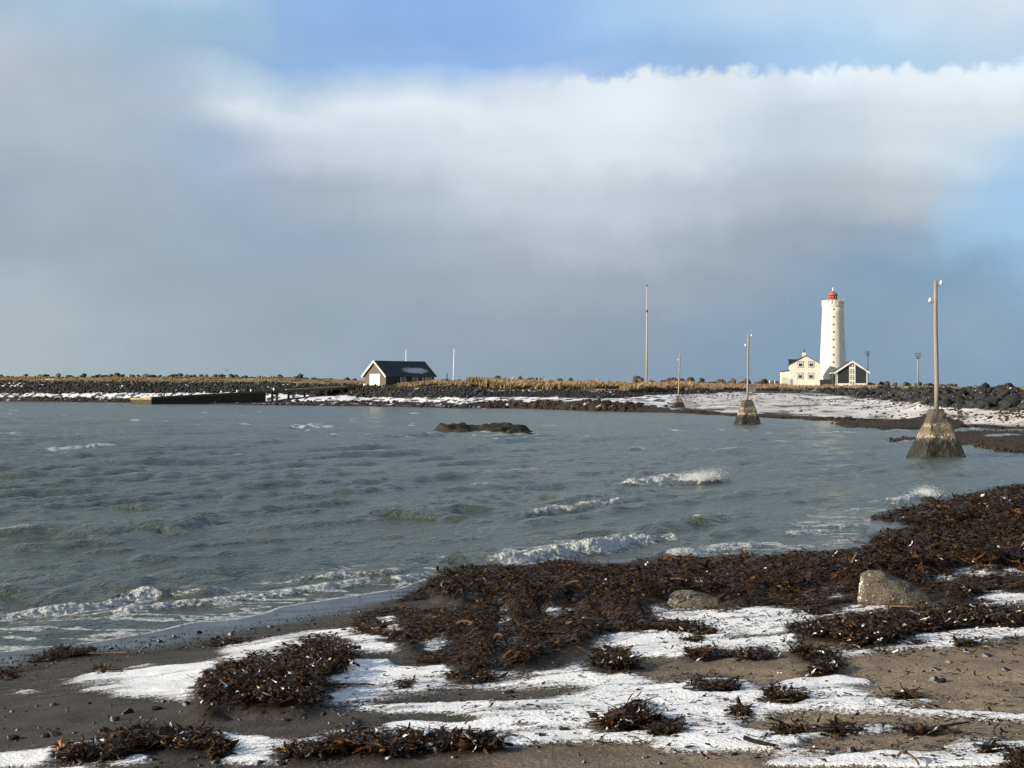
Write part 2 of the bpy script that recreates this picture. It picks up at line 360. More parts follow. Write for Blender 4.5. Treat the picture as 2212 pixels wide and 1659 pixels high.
BARE = [zB([(240,1050),(400,1010),(640,980),(700,960),(1100,960),(1400,950),(1650,960),(1650,980),(1480,1000),(1400,1030),(1100,1050),(800,1055),(500,1055)]),
 zB([(0,1080),(150,1090),(250,1110),(600,1110),(900,1160),(980,1180),(800,1190),(550,1180),(350,1160),(280,1190),(0,1240)]),
 zB([(1000,840),(1150,800),(1400,790),(1550,800),(1500,840),(1400,860),(1150,855)]), zB([(1850,850),(2212,840),(2212,915),(2000,915),(1900,890)]),
 zB([(1850,780),(2000,760),(2212,780),(2212,830),(1950,820)]), zB([(330,765),(540,768),(520,800),(340,805)]), zC([(350,910),(560,910),(560,930),(400,935)]), zA([(870,1360),(1350,1360),(1350,1400),(900,1405)]),
 zC([(0,1060),(200,1052),(700,1060),(720,1130),(600,1200),(500,1200),(420,1140),(250,1140),(0,1160)]), zC([(0,1590),(400,1580),(560,1600),(600,1659),(0,1659)])]
snow = np.zeros((MH, MW))
for p, d in SNOW: snow = np.maximum(snow, poly_mask(p) * d)
for p in BARE: snow *= 1 - poly_mask(p) * .93
SNOWM = np.minimum(1, blur(snow, 13, 3) * 1.08)
BANK = [zB([(400,440),(560,350),(650,270),(760,185),(900,200),(1100,205),(1250,205),(1400,160),(1500,165),(1560,190),(1650,200),(1850,210),(1960,160),(2212,160),(2212,340),(2050,310),(1950,350),(1700,390),(1500,400),(1380,420),(1400,480),(1560,520),(1750,560),(1960,500),(2100,560),(2212,570),(2100,600),(1900,600),(1700,620),(1520,690),(1240,770),(1060,830),(900,840),(800,800),(600,820),(530,810),(560,790),(700,740),(770,690),(780,640),(740,640),(500,670),(400,690),(330,640),(180,640),(130,620),(170,550),(330,470),(480,480),(640,480),(740,490),(900,440),(950,370),(1000,340),(800,400),(650,370),(560,420),(430,430)]),
 zC([(0,500),(120,480),(300,500),(450,470),(600,490),(740,460),(900,460),(1050,450),(1120,440),(1200,370),(1300,330),(1500,320),(1420,300),(1300,290),(1180,270),(1250,240),(1420,205),(1550,180),(1700,140),(1800,115),(2060,70),(2060,500),(1900,520),(1700,540),(1500,560),(1370,580),(1250,560),(1130,620),(1130,650),(1000,640),(800,660),(660,680),(600,740),(350,760),(340,680),(200,640),(50,670),(0,690)]),
 zB([(1360,400),(1700,380),(1960,345),(2130,320),(2110,400),(1950,430),(1960,500),(1750,560),(1560,520),(1400,480)]),
 zC([(600,740),(660,680),(800,655),(1000,640),(1130,650),(1130,715),(1000,752),(850,768),(700,760)]),
 zC([(1530,640),(1700,610),(1900,600),(2060,580),(2060,670),(1900,660),(1700,700),(1620,720)]),
 zC([(1200,590),(1500,560),(1560,590),(1400,640),(1200,640)])]
bank = np.zeros((MH, MW))
for p in BANK: bank = np.maximum(bank, poly_mask(p))
# gaps in the bank where snow shows
for p, d in SNOW[10:13]: bank *= 1 - poly_mask(p) * .95
HOLE = (fbm(_gx / 34, _gy / 8, 3, 23) > .565) * (bank > 0) * sst(1255, 1290, _gy) * (blur(bank, 5, 5) > .8)
HOLE = blur(HOLE, 1, 0, 1) > .4
bank = np.where(HOLE, 0, bank); SNOWM = np.maximum(SNOWM, blur(HOLE, 2, 1, 1) * 1.0)
BANKH = np.clip(blur(bank, 7, 7) * 2 - 1, 0, 1) * bank
LOWK = poly_mask(zC([(480,790),(560,660),(800,600),(1140,560),(1160,780),(700,790)]))
BANKH = BANKH * (1 - .75 * blur(LOWK, 6, 6)) * (.12 + 1.9 * sst(.25, .8, fbm(_gx / 60, _gy / 16, 3, 21)))
dry = sst(950, 1750, _gx + (_gy - 1500) * 1.2) * sst(1330, 1420, _gy)

SNOWM = ext(SNOWM); bank = ext(bank); BANKH = ext(BANKH); dry = ext(dry)
# heap relief under the kelp, kept as a world grid
HX0, HY0, HS = -14.0, 4.0, .06
H_G = np.zeros((1000, 700))
def splat(X, Y, h):
    ix = ((X - HX0) / HS).astype(int); iy = ((Y - HY0) / HS).astype(int)
    ok = (ix >= 0) & (ix < 700) & (iy >= 0) & (iy < 1000)
    np.maximum.at(H_G, (iy[ok], ix[ok]), h[ok])

# ------------------------------------------------------------------ kelp blades
def blades(base, L, W, seg=5, up=.5, curl=1.0, wander=.5, heading=None, drape=None):
    n = len(base)
    hd = fbm(base[:, 0] * 1.1, base[:, 1] * 1.1, 2, 66) * 14 + rng.normal(0, .9, n)
    pt = rng.normal(up, .2, n) + (rng.random(n) < .035) * .7; dpt = -rng.normal(.2, .5, n) * curl * 2.2 / seg; dhd = rng.normal(0, wander * 2.2, n) / seg * 2
    tw = rng.normal(0, .8, n); dtw = rng.normal(0, 2.2, n) / seg
    V = np.zeros((n, seg + 1, 3, 3)); pos = base.astype(float).copy()
    fl = rng.uniform(0, 6.28, n); crk = rng.uniform(.1, .35, n)
    for k in range(seg + 1):
        t = k / seg
        d = np.stack([np.cos(hd) * np.cos(pt), np.sin(hd) * np.cos(pt), np.sin(pt)], 1)
        hz = np.stack([-np.sin(hd), np.cos(hd), np.zeros(n)], 1); nv = np.cross(d, hz)
        side = hz * np.cos(tw)[:, None] + nv * np.sin(tw)[:, None]; nn = np.cross(side, d)
        w = W * (np.sin(np.pi * min(.97, .12 + .86 * t)) ** .6) * (1 + .3 * np.sin(fl + k * 2.3))
        V[:, k, 0] = pos - side * (w / 2)[:, None] + nn * (w * crk * np.sin(fl + k * 1.9))[:, None]
        V[:, k, 1] = pos - nn * (w * .18)[:, None]
        V[:, k, 2] = pos + side * (w / 2)[:, None] + nn * (w * crk * np.cos(fl * 1.7 + k * 2.1))[:, None]
        pos = pos + d * (L / seg)[:, None]
        pt = np.clip(pt + dpt, -.9, .9); hd = hd + dhd; tw = tw + dtw
    V[:, :, :, 2] = base[:, None, None, 2] + (V[:, :, :, 2] - base[:, None, None, 2]) * .8
    m = (seg + 1) * 3
    q = []
    for k in range(seg):
        for c in range(2): a = k * 3 + c; q.append((a, a + 1, a + 4, a + 3))
    q = np.array(q)
    F = (np.arange(n)[:, None, None] * m + q[None]).reshape(-1, 4)
    V = V.reshape(-1, 3)
    if drape is not None:
        b0 = np.repeat(base[:, 2], m); V[:, 2] = drape(V[:, 0], V[:, 1]) + (V[:, 2] - b0) * .28
    # keep tips out of the ground
    g = gsamp(Z_G, V[:, 0], V[:, 1]) + .006
    V[:, 2] = np.maximum(V[:, 2], g + rng.uniform(0, .008, len(V)))
    return V, F, m
def sample_mask(m, n):
    w = m.ravel() / m.sum(); i = rng.choice(len(w), n, p=w)
    W = m.shape[1]; o = PADC if W > MW else 0
    return (i % W - o) * 2 + rng.uniform(0, 2, n), (i // W) * 2 + rng.uniform(0, 2, n)
def leaf_mesh(name, x, y, h, L, W, mat, parent=None, seg=5, snowy=.05, bury=.7, tintmul=1.0, **kw):
    p = hit(x, y, h); splat(p[:, 0], p[:, 1], h * bury)
    b = p.copy(); b[:, 2] += h * rng.uniform(.45, 1.0, len(h)) + rng.uniform(0, .012, len(h))
    V, F, m = blades(b, L, W, seg, **kw)
    tint = np.clip(rng.gamma(.8, .17, len(x)), 0, 1) * tintmul
    sn = (rng.random(len(x)) < snowy).astype(float) * rng.uniform(.6, 1, len(x))
    return np_obj(name, V, F, mat, parent, smooth=True, attrs={'tint': np.repeat(tint, m), 'frost': np.repeat(sn, m)}), p

def make_kelp_mat():
    m, t, b = mat_new('kelp')
    co = t.new('ShaderNodeTexCoord').outputs['Object']
    n = t.noise(co, 18, 4); f = t.math('ADD', t.attr('tint').outputs['Fac'], t.math('MULTIPLY', t.math('SUBTRACT', n, .5), .35))
    c = t.mix(t.ss(f, .0, 1.0), (.009, .005, .0026), (.17, .08, .02))
    fr = t.ss(t.math('ADD', t.attr('frost').outputs['Fac'], t.math('MULTIPLY', t.math('SUBTRACT', t.noise(co, 60, 3), .5), .8)), .5, .75)
    t.put(b.inputs['Base Color'], t.mix(fr, c, (.8, .8, .82)))
    t.put(b.inputs['Roughness'], t.math('MULTIPLY_ADD', n, .4, .12)); b.inputs['Specular IOR Level'].default_value = .2
    t.put(b.inputs['Normal'], t.bump(t.noise(co, 70, 3), .01))
    tr = t.new('ShaderNodeBsdfTranslucent'); t.put(tr.inputs[0], t.mix(.5, c, (.16, .07, .012)))
    ms = t.new('ShaderNodeMixShader'); ms.inputs[0].default_value = .14
    out = t.n['Material Output']; t.l.new(b.outputs[0], ms.inputs[1]); t.l.new(tr.outputs[0], ms.inputs[2]); t.l.new(ms.outputs[0], out.inputs[0])
    return m
M_KELP = make_kelp_mat()
# the long bank along the water: nobody could count its blades
nb = 70000
bx, by = sample_mask(bank, nb)
bh = .17 * samp(BANKH, bx, by) * np.where(bx > 1900, .75, 1)
Yb = hit(bx, by)[:, 1]; sc = np.clip(Yb / 19, .7, 1.9)
near_snow = blur(snow, 12, 5); snf = samp(near_snow, bx, by)
bo, bp = leaf_mesh('kelp_bank', bx, by, bh, (.035 + rng.gamma(1.6, .032, nb)) * sc, (rng.uniform(.007, .022, nb) + (rng.random(nb) < .22) * rng.uniform(.012, .03, nb)) * sc, M_KELP, seg=4, snowy=.006 + .22 * sst(.38, .62, snf), bury=.5, up=.05)
tag(bo, 'long dark brown bank of tangled kelp washed up along the water line', 'kelp bank', kind='stuff')
# ------------------------------------------------------------------ separate kelp clumps
CLUMPS = [  # outline, height, blades, label
 (zA([(1240,960),(1270,880),(1350,830),(1400,790),(1480,800),(1560,760),(1700,740),(1830,690),(1900,650),(2040,640),(2140,660),(2212,700),(2212,760),(2150,820),(2000,880),(1950,930),(1990,990),(1900,1010),(1750,1000),(1600,1010),(1490,1030),(1400,990),(1260,1000)]), .30, 1500, 'biggest separate heap of glossy dark kelp, with a looped stalk, on snow left of centre'),
 (zA([(350,1390),(400,1320),(560,1320),(640,1290),(740,1240),(900,1200),(1050,1215),(1180,1215),(1300,1240),(1380,1250),(1400,1330),(1440,1370),(1330,1375),(1260,1310),(1000,1320),(840,1350),(700,1370),(500,1395)]), .13, 650, 'long low kelp heap with pale root end and thick stalks, at the lower left'),
 (zB([(0,1300),(60,1250),(180,1220),(330,1230),(450,1250),(700,1245),(820,1240),(950,1240),(1050,1280),(1100,1310),(1020,1330),(860,1325),(700,1330),(560,1340),(370,1370),(250,1350),(100,1330),(-170,1390),(-330,1360),(-200,1320)]), .11, 700, 'long reddish brown strip of kelp on snow, lowest in the middle of the beach'),
 (zB([(1640,800),(1660,740),(1740,715),(1840,740),(1890,800),(1860,830),(1760,840),(1700,820)]), .14, 260, 'small domed kelp clump on snow right of the big bank\'s lower edge'),
 (zB([(1680,1170),(1760,1120),(1800,1090),(1880,1060),(1960,1090),(2040,1120),(2020,1180),(1900,1190),(1780,1200)]), .13, 260, 'spiky kelp clump standing alone in the wide snow patch, lower centre right'),
 (zB([(1970,1240),(2020,1190),(2090,1180),(2180,1220),(2150,1250),(2040,1265)]), .06, 90, 'small yellowish kelp clump just right of the spiky clump'),
 (zB([(720,895),(800,860),(900,860),(960,880),(1040,910),(940,925),(830,915)]), .07, 150, 'thin frilly kelp clump on snow under the big bank'),
 (zB([(400,950),(440,920),(510,940),(500,975),(420,975)]), .04, 45, 'snow dusted tuft of kelp blades left of the frilly clump'),
 (zA([(165,815),(200,780),(330,730),(360,700),(470,710),(600,720),(590,745),(420,770),(300,790)]), .10, 260, 'olive kelp clump with a long straight stalk at the wet sand edge, far left'),
 (zA([(590,870),(600,830),(650,830),(670,860),(650,882)]), .06, 50, 'small orange kelp root clump on the left snow patch'),
 (zA([(1280,700),(1340,665),(1450,655),(1550,670),(1560,690),(1400,700)]), .06, 140, 'reddish flat kelp clump at the upper rim of the left snow'),
 (zA([(-20,900),(0,850),(100,850),(120,890),(40,915)]), .05, 60, 'rusty kelp clump cut by the left edge of the picture'),
 (zA([(1880,1050),(1900,1000),(1960,990),(2010,1000),(2050,1050),(1960,1060)]), .06, 70, 'ragged kelp clump below the biggest heap, half in snow'),
 (zC([(110,1000),(220,1010),(300,990),(340,1020),(330,1050),(200,1050)]), .08, 150, 'low kelp clump on the snow rim above the bare sand, centre right'),
 (zC([(320,1040),(450,1010),(580,1010),(660,1030),(640,1055),(400,1050)]), .05, 110, 'flat kelp strip beside the clump on the snow rim'),
 (zC([(720,1010),(760,980),(830,990),(940,1020),(1000,1100),(900,1130),(820,1110),(860,1060)]), .10, 220, 'golden brown kelp clump between snow and the dry sand on the right'),
 (zC([(120,1200),(200,1170),(300,1190),(400,1180),(440,1220),(360,1230),(200,1225)]), .06, 130, 'dark kelp clump on the upper edge of the lower right snow'),
 (zC([(580,1250),(640,1220),(720,1240),(850,1265),(900,1285),(700,1290)]), .06, 150, 'spread kelp clump in the middle of the lower right snow'),
 (zC([(400,1365),(440,1320),(520,1345),(510,1370)]), .07, 60, 'star shaped kelp tuft on the lower right snow'),
 (zC([(640,1490),(700,1450),(830,1460),(900,1470),(1050,1430),(1160,1475),(1000,1480),(780,1480)]), .05, 170, 'line of curled kelp blades lying along the snow ridge, lower right'),
 (zC([(1370,1480),(1390,1450),(1450,1460),(1560,1465),(1500,1485)]), .06, 60, 'curled kelp blade bunch at the right end of the snow ridge'),
 (zC([(1740,1575),(1780,1545),(1840,1550),(1890,1580)]), .05, 70, 'flat kelp clump near the lower right corner'),
 (zC([(1960,1640),(1970,1590),(2040,1580),(2060,1659),(1980,1670)]), .09, 90, 'kelp clump cut by the right edge at the very bottom'),
 (zC([(1340,1280),(1380,1262),(1440,1270),(1430,1290)]), .04, 45, 'small kelp tuft on the snow tongue reaching into the dry sand'),
 (zC([(-40,1460),(0,1400),(50,1430),(110,1460),(40,1480)]), .06, 70, 'amber kelp tuft on the lower right snow, left of the star shaped tuft'),
 (zC([(780,790),(860,760),(930,800),(860,820)]), .05, 80, 'kelp tuft on snow between the two boulders'),
 (zC([(160,950),(210,925),(240,955),(190,965)]), .05, 60, 'small round kelp tuft on snow below the low boulder'),
 (zC([(0,860),(100,835),(240,860),(320,900),(320,920),(140,900),(0,890)]), .07, 230, 'kelp tongue on snow below and left of the low boulder'),
 (zC([(700,890),(860,840),(1000,825),(1200,800),(1400,775),(1600,755),(1800,760),(2040,790),(2040,860),(1800,830),(1600,870),(1400,900),(1200,960),(1050,975),(1000,930),(800,900)]), .16, 1500, 'wide dark kelp heap in front of the tall boulder'),
 (zC([(1370,975),(1460,960),(1480,985),(1400,990)]), .05, 50, 'kelp blades on the snow rim above the dry sand'),
 (zC([(1620,975),(1660,940),(1730,975),(1680,985)]), .05, 50, 'pointed kelp blades on the snow rim at the far right'),
]
M_STIPE = simple('kelp_stalk', (.085, .045, .018), rough=.5, var=.55, scale=14, bump=.004)
M_ROOT = simple('kelp_root', (.42, .25, .11), rough=.7, var=.4, scale=30, bump=.01)
clump_px = []
def px_tube(pts, rad, name, parent, mat, upright=False):
    """a stalk given as (photo x, photo y, height over the beach) points"""
    a = np.array(pts, float); p = hit(a[:, 0], a[:, 1] , a[:, 2]); p[:, 2] += a[:, 2]
    if upright:
        p[:, 1] = p[0, 1]; p[:, 0] = (a[:, 0] - CX) * K * p[:, 1]; p[:, 2] = CAMZ + (HY - a[:, 1]) * K * p[:, 1]
    mb = MB()
    # smooth
    q = [Vector(p[0])]
    for i in range(len(p) - 1):
        p0, p1, p2, p3 = [Vector(p[max(0, min(len(p) - 1, j))]) for j in (i - 1, i, i + 1, i + 2)]
        for t in (.25, .5, .75, 1):
            q.append(.5 * ((2 * p1) + (p2 - p0) * t + (2 * p0 - 5 * p1 + 4 * p2 - p3) * t * t + (3 * p1 - p0 - 3 * p2 + p3) * t ** 3))
    n = len(q); rr = [rad * (1.15 - .5 * i / n) for i in range(n)]
    o = []
    if parent:
        q = [v - Vector(parent.location) for v in q]
    else:
        c = q[0].copy(); q = [v - c for v in q]
    mb.tube(q, rr, 7)
    ob = mb.build(name, mat, parent, smooth=True)
    if not parent: ob.location = c
    return ob
def root_knot(px, py, size, parent):
    c = hit(px, py)[0]; n = 26
    mb = MB()
    for i in range(n):
        a = random.uniform(0, 6.28); e = random.uniform(.0, 1.3); L = size * random.uniform(.6, 1.1)
        d = Vector((math.cos(a) * math.cos(e), math.sin(a) * math.cos(e), math.sin(e)))
        m = d * L * .55 + Vector((random.uniform(-1, 1), random.uniform(-1, 1), random.uniform(0, 1))) * size * .2
        mb.tube([Vector((0, 0, size * .25)), m + Vector((0, 0, size * .2)), d * L + Vector((0, 0, size * .05))], [size * .16, size * .12, size * .05], 5)
    o = mb.build('root_knot', M_ROOT, parent, smooth=True)
    o.location = Vector(c) - Vector(parent.location); return o
clump_things = []; frond_jobs = []
for pts, hh, n, label in CLUMPS:
    m = poly_mask(pts).astype(float)
    ext = np.array(pts); hm = np.clip(blur(m, 4, 3) * 1.7 - .6, 0, 1) * m + .06 * m
    hm = hm * (.45 + 1.0 * fbm(_gx / 34, _gy / 16, 2, 31))
    n = int(n * 2.6); x, y = sample_mask(m, n); h = .52 * hh * samp(hm, x, y)
    p0 = hit(ext[:, 0].mean(), ext[:, 1].max() - 4)[0]
    t = thing('kelp_clump', label, 'kelp clump', tuple(p0), group='kelp clumps strewn over the beach')
    o, p = leaf_mesh('blade_mass', x, y, h, (.03 + rng.gamma(1.6, .024, n)), rng.uniform(.006, .02, n) + (rng.random(n) < .22) * rng.uniform(.01, .028, n), M_KELP, t, seg=5, snowy=.04, bury=.45, up=.08, curl=1.3)
    me = o.data; V = np.zeros(len(me.vertices) * 3, np.float32); me.vertices.foreach_get('co', V); V = V.reshape(-1, 3) - np.array(p0, np.float32)
    me.vertices.foreach_set('co', V.ravel()); me.update()
    o['kind'] = 'stuff'; clump_things.append(t); frond_jobs.append((m, max(24, int(n * .22)), t, p0))
T = clump_things
px_tube(zA_ := [(*q, z) for q, z in zip(zA([(1425,880),(1375,875),(1352,840),(1370,808),(1405,797),(1432,815)]), (.02, .05, .10, .15, .165, .13))], .010, 'stalk', T[0], M_STIPE, upright=True)
px_tube([(*q, z) for q, z in zip(zA([(400,1345),(560,1345),(700,1350),(800,1345),(930,1290),(1010,1268),(1090,1290)]), (.03, .03, .03, .03, .06, .07, .05))], .018, 'stalk', T[1], M_STIPE)
px_tube([(*q, z) for q, z in zip(zA([(495,1330),(515,1290),(512,1262),(498,1248)]), (.02, .05, .08, .09))], .009, 'stalk', T[1], M_STIPE, upright=True)
px_tube([(*q, z) for q, z in zip(zA([(1225,1240),(1250,1200),(1280,1160)]), (.04, .08, .12))], .006, 'stalk', T[1], M_KELP, upright=True)
root_knot(*zA([(400,1375)])[0], .085, T[1])
root_knot(*zA([(625,872)])[0], .045, T[9])
px_tube([(*q, .025) for q in zA([(660,858),(700,858),(762,855)])], .010, 'stalk', T[9], M_STIPE)
px_tube([(*q, .03) for q in zA([(430,755),(560,748),(700,743),(800,742)])], .012, 'stalk', T[8], M_STIPE)
# stalks that lie on the bank or the sand on their own
STALKS = [
 (zB([(1435,345),(1475,312),(1530,298),(1590,315),(1645,362)]), (.1,.22,.27,.22,.1), .018, 'tan kelp stalk arching above the middle of the dark kelp bank'),
 (zB([(2060,320),(2110,290),(2160,280),(2212,288)]), (.15,.24,.26,.24), .016, 'kelp stalk arching out of the bank left of the low boulder'),
 (zB([(1020,665),(1040,630),(1075,640),(1105,690)]), (.08,.16,.16,.06), .022, 'golden curved kelp stalk in a dark hollow at the foot of the bank'),
 (zB([(790,560),(830,545),(880,555),(920,575)]), (.14,.18,.18,.14), .014, 'thin pale kelp stalk lying across the bank above the snow drift'),
 (zB([(395,580),(400,605),(420,625)]), (.14,.12,.08), .016, 'short orange kelp stalk on the left lobe of the bank'),
 (zB([(1470,560),(1510,553),(1550,560)]), (.08,.1,.08), .014, 'short golden kelp stalk at the lower right of the bank'),
 (zC([(1065,520),(1080,490),(1095,462)]), (.2,.28,.34), .022, 'upright amber kelp stalk on the bank behind the tall boulder'),
 (zC([(630,650),(660,645),(690,670)]), (.1,.13,.08), .018, 'tan kelp stalk stub lying right of the low boulder'),
 (zC([(225,600),(250,620),(285,625),(285,650)]), (.18,.2,.18,.12), .014, 'hooked golden kelp stalk on the bank behind the low boulder'),
 (zC([(10,610),(60,600),(110,610),(150,635)]), (.16,.2,.2,.14), .012, 'long brown kelp stalk curving over the bank, left of the hooked one'),
 (zC([(1250,758),(1350,760),(1450,765),(1560,762)]), (.03,.03,.03,.03), .013, 'straight reddish kelp stalk at the foot of the tall boulder'),
 (zC([(1815,815),(1900,808),(1990,800)]), (.1,.1,.1), .012, 'straight orange kelp stalk on the wide heap at the right edge'),
 (zA([(1650,1000),(1850,960),(2000,940),(2212,935),(2330,942)]), (.02,.03,.03,.03,.02), .016, 'long dark kelp stalk trailing right from the biggest heap over snow'),
 (zC([(472,1492),(540,1515),(640,1535)]), (.03,.03,.02), .02, 'dark flat kelp stalk like a board on the lower right snow'),
 (zC([(320,1190),(380,1170),(440,1148)]), (.02,.05,.08), .016, 'slanting dark kelp stalk on the upper edge of the lower right snow'),
 (zC([(1560,1430),(1640,1415),(1720,1403)]), (.02,.02,.02), .012, 'dark kelp stalk lying on bare sand near the right edge'),
 (zC([(1325,1590),(1345,1570),(1380,1580),(1420,1610),(1440,1640)]), (.03,.06,.05,.04,.02), .008, 'thin twisted kelp stalk on the snow at the lower right'),
]
for pts, zs, r, label in STALKS:
    tag(px_tube([(*q, z) for q, z in zip(pts, zs)], r * (.6 if 'dark' in label else .85), 'kelp_stalk', None, M_KELP if 'dark' in label and 'lying' in label or 'board' in label or 'slanting' in label else M_STIPE, upright='upright' in label or 'hooked' in label), label, 'kelp stalk', 'loose kelp stalks')
# fine litter of scraps between the clumps
LIT = [(zC([(0,700),(700,770),(1130,740),(1600,720),(2030,640),(2030,960),(1400,990),(1000,1050),(700,1010),(0,1050)]), 1500), (zC([(0,1160),(800,1130),(1200,1200),(1650,1280),(2030,1380),(2030,1659),(500,1659),(0,1580)]), 800),
 (zB([(0,600),(800,640),(1300,780),(2212,600),(2212,1300),(0,1400)]), 800), (zA([(0,700),(1500,620),(2212,600),(2212,1100),(0,1000)]), 300), (zA([(0,600),(1000,560),(1700,500),(2212,560),(1300,700),(0,800)]), 240), (zC([(1380,560),(2040,510),(2040,740),(1500,660)]), 420)]
xs = []; ys = []
for p, n in LIT:
    a, b = sample_mask(poly_mask(p).astype(float), n); xs.append(a); ys.append(b)
xs = np.concatenate(xs); ys = np.concatenate(ys); n = len(xs)
# scraps gather in small bunches
k = rng.integers(0, n // 3, n); xs = np.where(rng.random(n) < .6, xs[k] + rng.normal(0, 9, n), xs); ys = np.where(rng.random(n) < .6, ys[k] + rng.normal(0, 2.5, n), ys)
o, _ = leaf_mesh('kelp_litter', xs, ys, np.full(n, .004), rng.uniform(.02, .09, n), rng.uniform(.007, .02, n), M_KELP, seg=5, snowy=.08, up=.12, curl=1.0)
tag(o, 'small scraps of brown kelp littering snow and sand', 'kelp scraps', kind='stuff')
# widen the relief a little so blades sit on a mound
H_G = np.maximum(H_G, 0)
def boxg(M, r):
    p = np.pad(M, r, mode='edge'); c = np.cumsum(np.cumsum(np.pad(p, ((1, 0), (1, 0))), 0), 1); w = 2 * r + 1
    return (c[w:, w:] - c[:-w, w:] - c[w:, :-w] + c[:-w, :-w]) / w / w
def dil(M):
    p = np.pad(M, 1, mode='edge'); r = M
    for dy in (0, 1, 2):
        for dx in (0, 1, 2): r = np.maximum(r, p[dy:dy + M.shape[0], dx:dx + M.shape[1]])
    return r
KM_G = boxg((H_G > .012).astype(float), 1)
H_G = boxg(H_G, 1) * .8
def hsamp(M, X, Y):
    fx = (X - HX0) / HS; fy = (Y - HY0) / HS; ok = (fx >= 0) & (fx < 698.9) & (fy >= 0) & (fy < 998.9)
    fx = np.clip(fx, 0, 698.9); fy = np.clip(fy, 0, 998.9); ix = fx.astype(int); iy = fy.astype(int); fx = fx - ix; fy = fy - iy
    r = (M[iy, ix] * (1 - fx) + M[iy, ix + 1] * fx) * (1 - fy) + (M[iy + 1, ix] * (1 - fx) + M[iy + 1, ix + 1] * fx) * fy
    return np.where(ok, r, 0)

# long limp fronds draped over the heaps
def drape_fn(X, Y): return gsamp(Z_G, X, Y) + hsamp(H_G, X, Y) * 1.75 + .008
def fronds(mask, n, L0, L1, parent, p0, name):
    x, y = sample_mask(mask, n); p = hit(x, y); p = hit(x, y, hsamp(H_G, p[:, 0], p[:, 1]) * 1.7); sc = np.clip(p[:, 1] / 17, .7, 1.8)
    V, F, m = blades(p, rng.uniform(L0, L1, n) * sc, (rng.uniform(.006, .022, n) + (rng.random(n) < .25) * rng.uniform(.008, .03, n)) * sc, seg=10, up=0, curl=.9, wander=1.5, drape=drape_fn)
    V[:, 2] += np.repeat(rng.uniform(0, .035, n), m)
    tint = np.repeat(np.clip(rng.gamma(1.1, .26, n), 0, 1), m); fr = np.zeros(n * m)
    if parent is not None: V = V - np.array(p0)
    o = np_obj(name, V, F, M_KELP, parent, smooth=True, attrs={'tint': tint, 'frost': fr}); o['kind'] = 'stuff'; return o
for m, n, t, p0 in frond_jobs: fronds(m, n if t is not T[0] else n * 2, .10, .34 if t is not T[0] else .42, t, p0, 'long_fronds')
tag(fronds(bank, 21000, .15, .62, None, None, 'kelp_fronds'), 'long limp kelp fronds draped over the kelp bank', 'kelp fronds', kind='stuff')
lit = np.zeros((MH, MW))
for p_, n_ in LIT[:3] + LIT[5:]: lit = np.maximum(lit, poly_mask(p_) * n_ / 300)
tag(fronds(lit * (.3 + (SNOWM[:, PADC:-PADC] > .2)) * (fbm(_gx / 40, _gy / 9, 3, 41) > .47), 1000, .05, .24, None, None, 'loose_fronds'), 'loose kelp fronds lying flat on snow and sand', 'kelp fronds', kind='stuff')
# ------------------------------------------------------------------ far shore profile: photo x -> (distance, row) knots
FX = np.array([0, 300, 600, 800, 1000, 1100, 1300, 1450, 1620, 1800, 2000, 2212.])
FA = np.array([867, 870, 876, 878, 882.5, 882, 889, 892, 901, 910, 920, 930.])
FYA = 3 / ((FA - HY) * K)
FR = {  # rows of the knots after the water line, and their distances
 'B': ([857, 860, 868, 868.6, 869.6, 867.6, 868, 880, 893, 904, 913, 922], FYA + np.array([8, 8, 36, 33, 12, 9, 10, 14, 10, 9, 7, 6])),
 'C': ([850, 848, 849, 859, 857, 860, 860, 852, 847, 854, 872, 887], np.array([400, 362, 338, 318, 268, 266, 245, 272, 300, 245, 152, 127])),
 'D': ([825, 827, 829, 834, 831, 841, 845, 846, 843, 842, 841, 843], np.array([418, 380, 352, 326, 288, 282, 262, 288, 318, 330, 182, 150])),
 'E': ([816, 816, 817, 828, 827, 826, 831, 831, 833, 833, 837, 840.5], np.array([455, 420, 385, 365, 350, 350, 350, 350, 370, 385, 340, 300])),
 'F': ([815.5, 815.5, 816, 826, 826, 825.5, 830.5, 831, 834, 834, 837.5, 841], np.array([480, 445, 410, 390, 375, 375, 375, 380, 400, 410, 370, 330]))}
def far_knots(x):
    x = np.clip(x, 0, 2212)
    Ys = [np.interp(x, FX, FYA) - 25, np.interp(x, FX, FYA)]; Zs = [np.full_like(x, -1.3), np.zeros_like(x)]
    for k in 'BCDEF':
        r, yk = FR[k]; Y = np.interp(x, FX, yk); Ys.append(Y); Zs.append(CAMZ + (HY - np.interp(x, FX, r)) * K * Y)
    Ys.append(Ys[-1] + 70); Zs.append(np.full_like(x, -1.5))
    return Ys, Zs
def far_z(x, Y):
    """height and zone (0 water line, 1 kelp top, 2 rock foot, 3 rock top, 4 plateau, 5 ridge)"""
    Ys, Zs = far_knots(x); z = np.full(x.shape, -1.5); s = np.full(x.shape, -2.0)
    for i in range(7):
        t = (Y - Ys[i]) / (Ys[i + 1] - Ys[i]); ok = (t >= 0) & (t < 1)
        z = np.where(ok, Zs[i] + (Zs[i + 1] - Zs[i]) * t, z); s = np.where(ok, i - 1 + t, s)
    return z, s
def far_pt(x, s):
    x = np.asarray(x, float); Ys, Zs = far_knots(x); s = np.asarray(s, float); i = np.clip(np.floor(s).astype(int), 0, 5); t = s - i
    Ya = np.array(Ys); Za = np.array(Zs); r = np.arange(len(x))
    Y = Ya[i + 1, r] + (Ya[i + 2, r] - Ya[i + 1, r]) * t; z = Za[i + 1, r] + (Za[i + 2, r] - Za[i + 1, r]) * t
    X = (x - CX) * K * Y
    return np.stack([X, Y, z + far_bump(X, Y, s, x)], 1)
